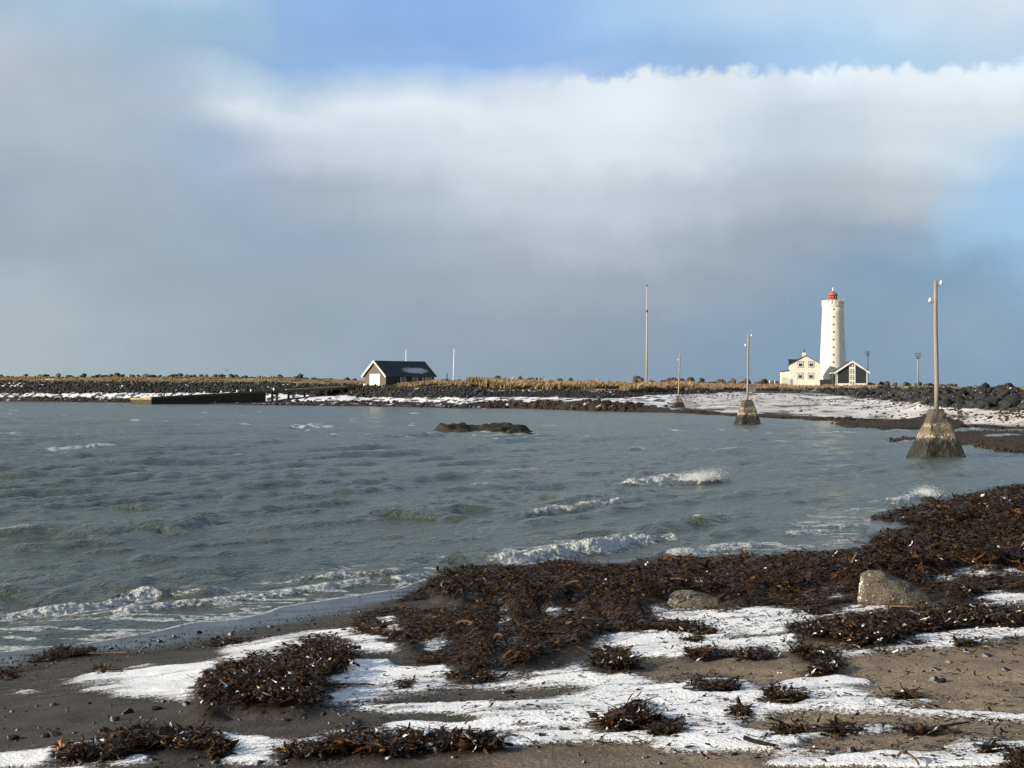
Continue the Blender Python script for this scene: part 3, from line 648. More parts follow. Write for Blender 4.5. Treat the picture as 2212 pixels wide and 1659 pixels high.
def far_bump(X, Y, s, x):
    return (fbm(X * .13, Y * .05, 3, 44) - .5) * .7 * sst(.1, .5, s) * (1 - sst(4.5, 5.3, s)) + (fbm(X * .5, Y * .2, 3, 46) - .5) * .5 * sst(0, .2, s) * (1 - sst(.8, 1.1, s))
SPIT = blur(poly_mask([(1905,948),(1990,943),(2080,931),(2240,930),(2240,974),(2150,966),(2090,956),(1985,952)]), 3, 1, 1)
SPIT2 = blur(poly_mask([(1800,911),(1850,908),(1960,907),(2080,912),(2080,919),(2000,922),(1900,921),(1830,917)]), 3, 1, 1)

# ------------------------------------------------------------------ the ground: one sheet
us = np.concatenate([np.linspace(-1.3, -.46, 14), np.arange(-.45, .45, .00092), np.linspace(.46, 1.3, 14)])
rows = [2.0, 2.8, 3.6, 4.2]
while rows[-1] < 62: rows.append(rows[-1] + max(.012, rows[-1] ** 2 / (1482 * 2.0) * .95))
while rows[-1] < 500: rows.append(rows[-1] * 1.0065)
rows += [540, 620, 800, 1200, 2000, 4000]
rows = np.array(rows)
U, YY = np.meshgrid(us, rows); XX = U * YY
zn = np.where(YY < 94, gsamp(Z_G, np.clip(XX, -29.9, 49.9), np.minimum(YY, 94.9)), -1.3)
xpx = CX + U / K
zf, sf = far_z(xpx, YY)
zf = zf + np.where(sf > 0, far_bump(XX, YY, sf, xpx), 0)
spitm = np.zeros(XX.shape)
for msk, h in ((SPIT, .15), (SPIT2, .22)):
    q = samp(msk, xpx, HY + (3 - h) / (K * YY)) * ((xpx > 0) & (xpx < 2300) & (YY > 60))
    zf = np.where(q > .02, np.maximum(zf, -.35 + (h + .35) * np.minimum(1, q * 1.6) + (fbm(XX * 1.3, YY * .4, 3, 3) - .5) * .16 * q), zf)
    spitm = np.maximum(spitm, q); sf = np.where(q > .2, .15, sf)
far = YY > 62
Z = np.where(far, np.maximum(zf, np.where(YY < 94, zn, -1.5)), zn)
hh = hsamp(H_G, XX, YY); km = hsamp(KM_G, XX, YY)
# photo position of each bare beach vertex, for the snow outlines
py = HY + (CAMZ - Z) / (K * YY); inside = (~far) & (xpx > -660) & (xpx < 2870) & (py > 1150)
cxp = xpx; cyp = np.clip(py, 1, 1657)
sn = samp(SNOWM, cxp, cyp) * inside
sn = sn * np.where(py > 1657, fbm(XX * .8, YY * 2.5, 3, 5), 1)
streak = fbm(XX * .9, YY * 4.2, 5, 71)
sn2 = sn * 1.0 + .04 + (streak - .5) * 1.7 * sst(.02, .5, sn)
dshore = np.where(far, -5, gsamp(D_G, np.clip(XX, -29.9, 49.9), np.minimum(YY, 94.9)))
wet = (1 - sst(.75, 1.5, dshore + (fbm(XX * 1.5, YY * 1.5, 3, 9) - .5) * .7)) * (~far)
wet = np.where(far, 0, wet)
dr = samp(dry, cxp, cyp)
mott = fbm(XX * 2.2, YY * 4.5, 4, 81)
alb = np.array([.052, .046, .039]) * (1 - dr[..., None]) + np.array([.215, .17, .11]) * dr[..., None]
alb = alb * (.58 + .84 * mott[..., None])
stones = sst(.62, .70, vn(XX * 14, YY * 14, 91)) * (1 - sst(.6, 2.2, dshore)) * sst(.2, .7, dshore)
alb = alb * (1 - .55 * stones[..., None])
alb = alb * (1 - .3 * sst(.03, .3, sn))[..., None]
kcol = np.array([.016, .010, .006]); kk = np.clip(km * 1.2, 0, 1)[..., None]
alb = alb * (1 - kk) + kcol * kk
sn2 = sn2 * (1 - np.clip(km * 1.3, 0, 1)) + .35 * sst(.1, .9, sn) * np.clip(km, 0, 1) * (streak > .6)
# far shore colours, zone by zone
n1 = fbm(XX * .35, YY * .12, 4, 51); n2 = fbm(XX * 1.1, YY * .35, 3, 52); n3 = fbm(XX * .09, YY * .25, 3, 57)
def zone(a, b, w=.12): return sst(a - w, a + w, sf + (n1 - .5) * .7) * (1 - sst(b - w, b + w, sf + (n1 - .5) * .7))
beige = sst(1420, 1540, xpx)
fc = np.zeros(XX.shape + (3,)); fc[:] = (.020, .016, .013)
za = zone(-1, .95)[..., None]; fc = fc * (1 - za) + za * (np.array([.030, .021, .015]) * (.5 + n2[..., None]))
zb = zone(1.0, 2.05)
beach = np.array([.56, .53, .49]) * (.66 + .56 * n2[..., None]) * beige[..., None] + np.array([.055, .05, .045]) * (1 - beige[..., None])
beach = beach * (1 - .75 * (sst(.56, .64, fbm(XX * .8, YY * .18, 4, 59)) * beige)[..., None])
fc = fc * (1 - zb[..., None]) + beach * zb[..., None]
zc = zone(2.0, 3.0)[..., None]; fc = fc * (1 - zc) + np.array([.026, .026, .027]) * (.5 + n2[..., None]) * zc
zd = zone(3.0, 6)[..., None]; fc = fc * (1 - zd) + np.array([.26, .165, .07]) * (.55 + .8 * n2[..., None]) * zd
fs = zb * np.clip((1 - beige) * (.95 - .9 * sst(.55, .63, n2)) + beige * (sst(.40, .58, n1) * .7 + sst(1.75, 2.0, sf) * .3), 0, 1) + zone(.35, .8) * (1 - beige) * (n2 > .60) * .8
fs = fs + zone(2.7, 3.15) * sst(.50, .6, n1) * .9 + zone(3.3, 4.6) * sst(.56, .66, n3) * .85 + zone(2.0, 2.8) * (n2 > .66) * .55
onfar = sf > -1.5
alb = np.where((far & onfar)[..., None], fc, np.where(far[..., None], np.array([.03, .03, .03]), alb))
sn2 = np.where(far, np.where(onfar, fs, 0), sn2)
Zg = Z + hh * .9 + (.016 * sst(.42, .75, sn2) * (.5 + fbm(XX * 3, YY * 6, 3, 99))) * (~far) + (fbm(XX * 7, YY * 7, 2, 61) - .5) * .012 * (~far) * sst(.9, 1.8, dshore)
V = np.stack([XX, YY, Zg], -1).reshape(-1, 3)

def make_ground_mat():
    m, t, b = mat_new('ground')
    co = t.new('ShaderNodeTexCoord').outputs['Object']
    a = t.attr('alb').outputs['Color']; s = t.attr('snow').outputs['Fac']; w = t.attr('wet').outputs['Fac']
    fine = t.noise(co, 42, 4, .65); grain = t.noise(co, 160, 3, .6); broad = t.noise(co, 5, 5, .6, (1, 2.4, 1))
    v = t.math('MULTIPLY_ADD', t.ss(fine, .3, .7), .75, t.math('MULTIPLY_ADD', t.ss(grain, .3, .7), .75, .3))
    sc = t.new('ShaderNodeVectorMath', operation='SCALE'); t.put(sc.inputs[0], a); t.put(sc.inputs['Scale'], v)
    sand = sc.outputs[0]
    sf = t.math('ADD', s, t.math('ADD', t.math('MULTIPLY', t.math('SUBTRACT', broad, .5), .9), t.math('MULTIPLY', t.math('SUBTRACT', fine, .5), 1.9)))
    sf = t.math('ADD', sf, t.math('MULTIPLY', t.math('SUBTRACT', grain, .5), 1.9))
    k = t.math('MULTIPLY', t.ss(sf, .42, .62), t.ss(s, .03, .12))
    dark = t.new('ShaderNodeVectorMath', operation='SCALE'); t.put(dark.inputs[0], sand); t.put(dark.inputs['Scale'], t.math('MULTIPLY_ADD', w, -.45, 1))
    thin = t.math('MULTIPLY', k, t.math('MULTIPLY_ADD', t.ss(t.math('ADD', s, t.math('MULTIPLY', t.math('SUBTRACT', broad, .5), 1.2)), .4, 1.0), .42, .58)); t.put(b.inputs['Base Color'], t.mix(thin, dark.outputs[0], (.86, .865, .88)))
    rough = t.math('MULTIPLY_ADD', w, -.45, .86)
    t.put(b.inputs['Roughness'], t.math('MAXIMUM', rough, t.math('MULTIPLY', k, .6)))
    t.put(b.inputs['Coat Weight'], t.math('MULTIPLY', t.math('MULTIPLY', w, t.math('SUBTRACT', 1, k)), t.math('MULTIPLY_ADD', t.ss(t.noise(co, 1.6, 4, .6, (.6, 2.2, 1)), .35, .65), .45, .2))); b.inputs['Coat Roughness'].default_value = .22; b.inputs['Coat IOR'].default_value = 1.33
    t.put(b.inputs['Specular IOR Level'], t.math('MULTIPLY_ADD', w, .1, .25))
    h = t.math('ADD', t.math('MULTIPLY', fine, t.math('MULTIPLY_ADD', w, -.85, 1)), t.math('MULTIPLY', k, .5))
    t.put(b.inputs['Normal'], t.bump(h, .02, .9))
    return m
g = np_obj('ground', V, grid_faces(*XX.shape), make_ground_mat(), smooth=True, attrs={'alb': alb.reshape(-1, 3), 'snow': sn2.ravel(), 'wet': wet.ravel()})
tag(g, kind='structure')
def ground_z(X, Y):
    """height of the built ground near the camera"""
    X = np.atleast_1d(np.asarray(X, float)); Y = np.atleast_1d(np.asarray(Y, float))
    return gsamp(Z_G, X, Y) + hsamp(H_G, X, Y) * .9
def farz1(X, Y):
    x = np.array([CX + X / Y / K]); z, s = far_z(x, np.array([float(Y)]))
    return float(z[0] + (far_bump(np.array([X]), np.array([Y]), s, x)[0] if s[0] > 0 else 0))
# ------------------------------------------------------------------ the sea
wu = np.concatenate([np.linspace(-1.2, -.5, 8), np.arange(-.46, .46, .00078), np.linspace(.5, 1.2, 8)])
wy = [11.0]
while wy[-1] < 480: wy.append(wy[-1] + wy[-1] ** 2 / (1482 * 3) * .46)
wy = np.array(wy + [600, 900, 1600, 3200, 6000])
WU, WY = np.meshgrid(wu, wy); WX = WU * WY
dY = WY ** 2 / (1482 * 3) * .46 + .02
sd = np.full(WX.shape, -50.0); nr = WY < 92
sd[nr] = gsamp(D_G, np.clip(WX[nr], -29.9, 49.9), WY[nr])
off = np.clip(-sd, 0, 50)                        # distance out from the near water line
wpx = CX + WU / K
_, wsf = far_z(wpx, WY)
sh_far = np.clip((np.interp(np.clip(wpx, 0, 2212), FX, FYA) - WY) / 25, 0, 1)
calm = sst(0, 3.5, off) * (.45 + .55 * sh_far)
lee = .8 + .2 * sst(4, 30, off)
dx = np.zeros(WX.shape); dy = np.zeros(WX.shape); wz = np.zeros(WX.shape)
wr = np.random.default_rng(5)
base_dir = math.atan2(-.70, .71)                 # waves run to the right, towards the near beach
comps = []
for lam, a, n, spread in ((7.5, .022, 6, .12), (4.6, .024, 9, .16), (2.6, .0145, 14, .26), (1.4, .0095, 20, .4), (.75, .0050, 22, .55), (.42, .0022, 16, .7)):
    for _ in range(n): comps.append((lam * wr.uniform(.75, 1.3), a * wr.uniform(.7, 1.3), base_dir + wr.normal(0, spread), wr.uniform(0, 6.28)))
gust = .55 + .9 * fbm(WX * .06, WY * .05, 3, 33)
for lam, a, th, ph in comps:
    k = 2 * math.pi / lam; kx, ky = math.cos(th) * k, math.sin(th) * k
    # a wave that the rows cannot resolve fades out
    ls = 2 * math.pi / max(abs(ky), .25 * k)
    w = sst(1.6, 4, ls / dY) * calm * a * (gust if lam < 3 else 1) * lee
    arg = kx * WX + ky * WY + ph + 1.3 * math.sin(lam) * (fbm(WX * .05, WY * .05, 2, 7) if lam > 4 else 0)
    s_, c_ = np.sin(arg), np.cos(arg)
    wz += w * s_; q = .85
    dx += -q * w * c_ * math.cos(th); dy += -q * w * c_ * math.sin(th)
crest = wz.copy()
foam = np.zeros(WX.shape)
def wpos(p): x, y = p; Y = 3 / ((y - HY) * K); return ((x - CX) * K * Y, Y)
BREAK = [  # crest line in the photo, height, half width, foam
 ([(-60,1345),(0,1338),(60,1332),(130,1322),(200,1312),(270,1298),(318,1286)], .17, .30, .95),
 ([(300,1294),(345,1286),(400,1285),(470,1293)], .24, .26, .12),
 ([(205,1336),(260,1326),(330,1316),(400,1308),(480,1299),(560,1290),(640,1279),(720,1268),(800,1258),(880,1250)], .10, .22, .8),
 ([(590,1262),(700,1252),(760,1246),(830,1241),(930,1236)], .09, .3, .55), ([(840,1262),(900,1252),(965,1238)], .10, .22, .75),
 ([(1020,1222),(1120,1216),(1199,1203),(1268,1193),(1338,1182),(1407,1172),(1462,1167)], .22, .36, .95),
 ([(1430,1202),(1500,1193),(1560,1186),(1660,1176)], .10, .3, .8), ([(1360,1150),(1420,1142),(1500,1140)], .12, .4, .25),
 ([(1380,1060),(1430,1050),(1480,1040),(1540,1044)], .34, .55, .95), ([(1250,1098),(1290,1094),(1345,1086)], .22, .5, .75),
 ([(1300,1092),(1360,1070),(1410,1054)], .26, .9, 0), ([(1120,1122),(1165,1114),(1200,1107),(1260,1108)], .2, .45, .62), ([(1480,1134),(1520,1128),(1570,1121)], .18, .45, .5),
 ([(100,973),(150,970),(200,967),(245,963)], .17, .5, .9), ([(640,927),(690,922)], .3, 1.2, 1.0), ([(0,942),(55,938)], .2, 1.2, .6), ([(150,1166),(260,1154),(350,1152)], .22, .8, 0),
 ([(330,1154),(400,1134),(465,1130)], .28, .7, 0), ([(840,1124),(950,1112),(1060,1085),(1150,1058)], .26, .9, .1), ([(960,1222),(1040,1204),(1120,1192),(1250,1183)], .22, .5, 0),
 ([(-40,1282),(120,1264),(260,1250)], .2, .6, 0), ([(280,1100),(400,1096)], .15, .8, 0), ([(1080,1056),(1190,1036)], .2, .9, 0), ([(880,1124),(1000,1118)], .16, .6, 0), ([(1180,1040),(1250,1030)], .14, .8, .15),
 ([(1780,1140),(1850,1134),(1900,1128)], .06, .3, .6), ([(1690,1155),(1760,1150),(1850,1150)], .06, .4, .55), ([(1930,1092),(1980,1080),(2030,1068)], .16, .4, .7)]
for i in range(75):   # far whitecaps
    x = wr.uniform(0, 1) ** 1.3 * 2100; y = wr.uniform(884, 950) + (x > 1100) * 22; L = wr.uniform(8, 26) * (y - 842) / 60
    BREAK.append(([(x - L / 2, y + .6), (x + L / 2, y - .8)], .16, wr.uniform(.6, 1.2), wr.uniform(.45, .85)))
lace = np.clip(1 - np.abs(fbm(WX * .8 + fbm(WX * 2, WY * 2, 2, 3), WY * 1.6, 4, 19) - .5) * 7, 0, 1)
lum = fbm(WX * 1.7, WY * 1.7, 4, 15); lum2 = fbm(WX * 6, WY * 6, 3, 16); lum3 = fbm(WX * 19, WY * 19, 2, 17)
for pts, h, hw, fo in BREAK:
    if fo <= .25: h *= .5; hw *= 1.5
    elif fo < .9 or True: h *= .8
    q = [wpos(p) for p in pts]; qa = np.array(q)
    box = (WX > qa[:, 0].min() - 4 * hw - 1) & (WX < qa[:, 0].max() + 4 * hw + 1) & (WY > qa[:, 1].min() - 5 * hw - 1) & (WY < qa[:, 1].max() + 5 * hw + 1)
    X = WX[box]; Y = WY[box]; 
    X = X + (fbm(X * .9, Y * .9, 2, 27) - .5) * hw * 1.3; Y = Y + (fbm(X * .9 + 9, Y * .9, 2, 28) - .5) * hw * 1.3
    bd = np.full(X.shape, 1e9); sg = np.zeros(X.shape); tt = np.zeros(X.shape); n = len(q) - 1
    for i in range(n):
        ax, ay = q[i]; bx_, by_ = q[i + 1]; ex, ey = bx_ - ax, by_ - ay
        t = np.clip(((X - ax) * ex + (Y - ay) * ey) / (ex * ex + ey * ey), 0, 1); ddx = X - ax - t * ex; ddy = Y - ay - t * ey; d2 = ddx ** 2 + ddy ** 2
        up = d2 < bd; bd = np.where(up, d2, bd); sg = np.where(up, np.sign(ex * ddy - ey * ddx), sg); tt = np.where(up, (i + t) / n, tt)
    d = np.sqrt(bd) * sg                          # negative: shoreward side
    end = sst(0, .18, tt) * (1 - sst(.82, 1, tt)) if fo < .9 else sst(0, .08, tt) * (1 - sst(.95, 1, tt))
    lm = .35 + 1.3 * lum[box]
    prof = np.where(d > 0, np.exp(-(d / (1.7 * hw)) ** 2), np.exp(-(d / (.62 * hw)) ** 2))
    wz[box] = np.maximum(wz[box] + .35 * h * prof * end * lm, wz[box] * .5 + h * prof * end * lm) + (fo > .5) * (h * .28 + .012) * (lum2[box] - .5 + 1.0 * (lum3[box] - .5)) * np.exp(-(d / hw) ** 2) * end
    f = np.where(d > 0, np.exp(-(d / (.8 * hw)) ** 2), np.exp(-(d / (1.2 * hw)) ** 2)) * end * fo
    if fo > .5 and qa[:, 1].min() < 60: f = np.maximum(f, fo * .8 * lace[box] * np.exp(-((d - .8 * hw) / (3.2 * hw)) ** 2) * end)
    foam[box] = np.maximum(foam[box], f * (.45 + 1.1 * lum[box]))
# lacy wash near the beach and along the water's edge
wash = (1 - sst(.8, 4.2, off)) * sst(0, .12, off)
leftw = 1 - sst(900, 1060, wpx); rightw = sst(1420, 1560, wpx)
foam = np.maximum(foam, lace * wash * (.78 * leftw + .74 * rightw * (1 - sst(1900, 1990, wpx))))
edge = np.exp(-((off - .05) / .07) ** 2) * (leftw * .85 + rightw * .4)
foam = np.maximum(foam, edge)
cr = sst(.115, .19, crest) * sst(.45, .62, fbm(WX * .5, WY * .5, 3, 23)) * .55
foam = np.maximum(foam, cr)
wz = wz * np.where(off > 0, sst(-.05, .35, off), 0) + np.where(nr, -.004, 0)
V = np.stack([WX + dx, WY + dy, wz], -1).reshape(-1, 3)
def make_water_mat():
    m, t, b = mat_new('sea_water')
    co = t.new('ShaderNodeTexCoord').outputs['Object']
    f = t.attr('foam').outputs['Fac']
    na = t.noise(co, 3.2, 5, .62); nb = t.noise(co, 15, 4, .6)
    ff = t.math('ADD', f, t.math('ADD', t.math('MULTIPLY', t.math('SUBTRACT', na, .5), .75), t.math('MULTIPLY', t.math('SUBTRACT', nb, .5), .75)))
    k = t.math('MULTIPLY', t.ss(ff, .42, .72), t.ss(f, .04, .2))
    murk = t.noise(co, .12, 3, .5)
    c = t.mix(t.ss(murk, .35, .65), (.074, .092, .074), (.104, .112, .083))
    fcol = t.mix(t.ss(t.math('ADD', t.math('MULTIPLY', nb, .7), t.math('MULTIPLY', t.noise(co, 34, 3), .6)), .45, .85), (.36, .38, .36), (.80, .81, .80)); t.put(b.inputs['Base Color'], t.mix(k, c, fcol))
    t.put(b.inputs['Roughness'], t.math('MULTIPLY_ADD', k, .46, .18)); b.inputs['IOR'].default_value = 1.333
    r1 = t.noise(co, 1.9, 5, .62, (.62, 1.5, 1), base_dir); r2 = t.noise(co, 8, 4, .62, (.65, 1.4, 1), base_dir + .35)
    n = t.bump(r1, .40, 1.0); n = t.bump(r2, .085, 1.0, n)
    n = t.bump(t.math('MULTIPLY', t.noise(co, 24, 4, .7), k), .03, .8, n); t.put(b.inputs['Normal'], n)
    return m
sea = np_obj('sea', V, grid_faces(*WX.shape), make_water_mat(), smooth=True, attrs={'foam': foam.ravel()})
tag(sea, kind='structure')
# spray thrown up by the two breakers that burst
M_SPRAY = simple('spray', (.85, .87, .88), rough=.5, var=.05)
def spray(name, c, n, sx, sy, sz, drift, label, rmax=.02):
    r = np.random.default_rng(n)
    a = np.abs(r.normal(0, .5, n)); p = np.stack([r.normal(0, sx, n) + drift * a, r.normal(0, sy, n), a * sz * np.exp(-.5 * r.random(n))], 1)
    s = rmax * r.uniform(.25, 1, n) ** 2 * (1.3 - np.clip(a, 0, 1))
    tet = np.array([(0, 0, 1.), (.94, 0, -.33), (-.47, .82, -.33), (-.47, -.82, -.33)])
    q = r.normal(0, 1, (n, 4, 3)) * .25 + tet
    Vs = (p[:, None] + q * s[:, None, None]).reshape(-1, 3)
    F = (np.arange(n)[:, None, None] * 4 + np.array([(0, 1, 2), (0, 2, 3), (0, 3, 1), (1, 3, 2)])[None]).reshape(-1, 3)
    o = np_obj(name, Vs, F, M_SPRAY, loc=c); tag(o, label, 'spray', kind='stuff'); return o
a = wpos((1497, 1048)); spray('spray', (a[0], a[1], .16), 7000, .30, .35, .55, .75, 'white spray bursting off the tallest breaking wave', .015)
a = wpos((2003, 1078)); spray('spray', (a[0], a[1] + .2, .08), 4000, .18, .22, .45, .1, 'small splash against the kelp point on the right', .012)

# ------------------------------------------------------------------ rocks
import bmesh
def ico(sub):
    bm = bmesh.new(); bmesh.ops.create_icosphere(bm, subdivisions=sub, radius=1)
    v = np.array([x.co[:] for x in bm.verts]); f = np.array([[q.index for q in x.verts] for x in bm.faces]); bm.free(); return v, f
I1, IF1 = ico(1); I2, IF2 = ico(2); I3, IF3 = ico(3)
def rocks_np(n, r, base=I1, cuts=7, rough=.12, lo=.45, hi=.85):
    V = np.repeat(base[None], n, 0) * (1 + r.normal(0, rough, (n, len(base), 1)))
    for _ in range(cuts):
        d = r.normal(0, 1, (n, 3)); d /= np.linalg.norm(d, axis=1)[:, None]; c = r.uniform(lo, hi, n)
        e = np.einsum('nvk,nk->nv', V, d) - c[:, None]; V = V - np.maximum(e, 0)[..., None] * d[:, None]
    V = V * r.uniform(.75, 1.25, (n, 1, 3)); return V
def rock_mat(name, dark, light, snow=.0, scale=2.5):
    m, t, b = mat_new(name); co = t.new('ShaderNodeTexCoord').outputs['Object']; geo = t.new('ShaderNodeNewGeometry')
    rnd = t.new('ShaderNodeObjectInfo').outputs['Random']
    n = t.noise(co, scale, 6, .65); c = t.mix(t.ss(n, .3, .7), dark, light)
    sc = t.new('ShaderNodeVectorMath', operation='SCALE'); t.put(sc.inputs[0], c); t.put(sc.inputs['Scale'], t.math('MULTIPLY_ADD', rnd, .6, .7)); c = sc.outputs[0]
    if snow:
        s = t.new('ShaderNodeSeparateXYZ'); t.put(s.inputs[0], geo.outputs['Normal'])
        k = t.math('MULTIPLY', t.ss(t.math('ADD', s.outputs[2], t.math('MULTIPLY', t.math('SUBTRACT', t.noise(co, scale * 1.3, 4), .5), 1.6)), 1.14 - snow * .4, 1.22 - snow * .4), 1.0)
        c = t.mix(k, c, (.8, .81, .84))
    t.put(b.inputs['Base Color'], c); b.inputs['Roughness'].default_value = .85; b.inputs['Specular IOR Level'].default_value = .25
    t.put(b.inputs['Normal'], t.bump(n, .08)); return m
M_BAS = rock_mat('basalt', (.012, .012, .0115), (.036, .035, .032), .06, 2)
M_BAS2 = rock_mat('dark_rubble', (.012, .012, .0125), (.038, .037, .035), .04, 1.2)
M_RIDGE = rock_mat('ridge_rock', (.030, .029, .027), (.085, .078, .068), .05, 2)
M_KROCK = rock_mat('weedy_rock', (.012, .009, .007), (.045, .028, .016), 0, 2)
rr = np.random.default_rng(3)
def place_stuff(name, pts, size, mat, label, cat, sink=.25):
    n = len(pts); Vr = rocks_np(n, rr) * size[:, None, None]; Vr[:, :, 2] *= .8
    Vr = Vr + pts[:, None, :]; Vr[:, :, 2] += (size * sink)[:, None]
    F = (np.arange(n)[:, None, None] * len(I1) + IF1[None]).reshape(-1, 3)
    return tag(np_obj(name, Vr.reshape(-1, 3), F, mat), label, cat, kind='stuff')
# rubble slopes of the far shore
n = 8200; x = rr.uniform(-120, 1560, n); s = rr.uniform(1.97, 3.06, n); x = np.where(rr.random(n) < .10, rr.uniform(1450, 1850, n), x)
p = far_pt(x, s); ys = p[:, 1]; size = rr.uniform(.16, .5, n) * np.where(x > 1050, .75, 1.0) * np.clip(ys / 300, .6, 1.2)
keep = (x < 1350) | (rr.random(n) < np.clip((1700 - x) / 500, .1, 1)); place_stuff('rubble_slope', p[keep], size[keep], M_BAS2, 'dark grey rubble slope along the far shore below the dry grass', 'rubble')
n = 2600; x = rr.uniform(-120, 2260, n); s = rr.uniform(.02, 1.0, n); kx = x < 1480; s = np.where(kx, s, s * .45); p = far_pt(x, s); keep = fbm(p[:, 0] * .25, p[:, 1] * .12, 3, 77) > .46
p = p[keep]; place_stuff('weedy_rubble', p, rr.uniform(.15, .55, len(p)) * np.where(p[:, 1] > 200, 1, .45), M_KROCK, 'black weed covered stones along the far water line', 'rubble', .1)
for msk, hz, nn2 in ((SPIT, .15, 2600), (SPIT2, .22, 1500)):
    a, b = sample_mask(msk, nn2); Yq = (3 - hz) / ((b - HY) * K); q = np.stack([(a - CX) * K * Yq, Yq, np.full(nn2, hz - .06) + rr.uniform(-.04, .04, nn2)], 1)
    place_stuff('kelp_spit', q, rr.uniform(.03, .11, nn2), M_KROCK, 'brown kelp covered spit reaching into the water behind the nearest pyramid' if msk is SPIT else 'dark kelp band along the beach left of the nearest pyramid', 'kelp spit', .1)
n = 1500; x = rr.uniform(1440, 2212, n); s = 1 + rr.beta(2.2, 1.2, n) * 1.1; p = far_pt(x, s); keep = fbm(p[:, 0] * .5, p[:, 1] * .12, 3, 78) > .47; p = p[keep]
place_stuff('beach_stones', p, rr.uniform(.06, .2, len(p)), M_KROCK, 'small dark stones dotting the snow dusted far beach', 'stones', .1)
# individual boulders: shared shapes, an object each
def variants(k, sub, subf, mat, name, cuts=11):
    Vv = rocks_np(k, rr, sub, cuts, .04, .36, .72) * 1.25; out = []
    for i in range(k):
        o = np_obj(name, Vv[i], subf, mat); out.append(o)
    return out
def scatter(variants_, pts, sizes, label, cat, group, sink=.3, flat=.8):
    """the first use of a shape is the shape itself, later ones are copies"""
    for p, sz in zip(pts, sizes):
        i = random.randrange(len(variants_)); v = variants_[i]
        if v.get('used'): o = v.copy(); COL.objects.link(o)
        else: o = v; v['used'] = 1
        o.location = (p[0], p[1], p[2] + sz * sink); o.scale = (sz * random.uniform(.85, 1.25), sz * random.uniform(.85, 1.25), sz * flat * random.uniform(.8, 1.15))
        o.rotation_euler = (random.uniform(-.3, .3), random.uniform(-.3, .3), random.uniform(0, 6.28))
        lb = label(p) if callable(label) else label
        tag(o, lb, cat, group)
    for v in variants_:
        if not v.get('used'): bpy.data.objects.remove(v)
        else: pass
arm = variants(9, I2, IF2, M_BAS, 'armour_boulder')
pts = []; sz = []
for i in range(1500):
    x = random.uniform(1770, 2330); lo = 2.02; s = random.uniform(lo, 3.02) if x > 1900 else random.uniform(2.1 + (1900 - x) / 400, 3.0)
    p = far_pt(np.array([x]), np.array([s]))[0]; r = random.uniform(.42, .85) * (1.0 if s < 2.6 else .8)
    if all((p[0] - a[0]) ** 2 + ((p[1] - a[1]) * .45) ** 2 > (.62 * (r + b)) ** 2 for a, b in zip(pts, sz)): pts.append(p); sz.append(r)
    if len(pts) >= 230: break
scatter(arm, pts, sz, 'black angular boulder of the rock bank along the right shore', 'boulder', 'boulders of the right shore rock bank')
n = 1500; x = rr.uniform(1780, 2330, n); s = rr.uniform(2.0, 3.05, n); s = np.where(x < 1900, 2.15 + rr.random(n) * .9, s); p = far_pt(x, s)
place_stuff('bank_rubble', p, rr.uniform(.2, .5, n), M_BAS, 'smaller black stones filling the rock bank on the right shore', 'rubble', .1)
rid = variants(8, I2, IF2, M_RIDGE, 'ridge_boulder')
pts = []; sz = []
def ridge(x0, x1, n, r0, r1, s=5.0, jit=.5):
    for _ in range(n):
        x = random.uniform(x0, x1); q = far_pt(np.array([x]), np.array([s + random.uniform(-jit, .25)]))[0]; pts.append(q); sz.append(random.uniform(r0, r1))
ridge(0, 330, 46, .45, 1.05); ridge(330, 780, 52, .4, .9); ridge(940, 1020, 8, .5, .9); ridge(1060, 1360, 42, .35, .95, 5.0, .3); ridge(1360, 1680, 70, .6, 1.25, 5.0, .3)
ridge(1860, 2060, 44, .6, 1.2, 5.0, .3); ridge(2060, 2300, 36, .35, .7, 5.0, .3)
def rl(p):
    x = CX + p[0] / p[1] / K
    return ('grey boulder on the skyline ridge left of the boathouse' if x < 800 else 'grey boulder on the skyline between the boathouse and the white house' if x < 1700 else 'dark boulder on the skyline right of the lighthouse houses')
ZONES = {}
for z0, z1, g in ((-1, 800, 'boulders on the left skyline'), (800, 1700, 'boulders on the middle skyline'), (1700, 3000, 'boulders on the right skyline')):
    sel = [i for i in range(len(pts)) if z0 <= CX + pts[i][0] / pts[i][1] / K < z1]
    vv = rid if z0 < 0 else variants(8, I2, IF2, M_RIDGE, 'ridge_boulder')
    scatter(vv, [pts[i] for i in sel], [sz[i] for i in sel], rl, 'boulder', g, .6)
n = 1500; x = rr.uniform(-100, 2300, n); x = np.where((x > 1670) & (x < 1850), 1500, x); x = np.where((x > 780) & (x < 950), 200, x); p = far_pt(x, 4.95 + rr.uniform(-.3, .2, n)); place_stuff('ridge_rubble', p, rr.uniform(.2, .55, n), M_RIDGE, 'small grey stones along the skyline ridge', 'rubble', .2)

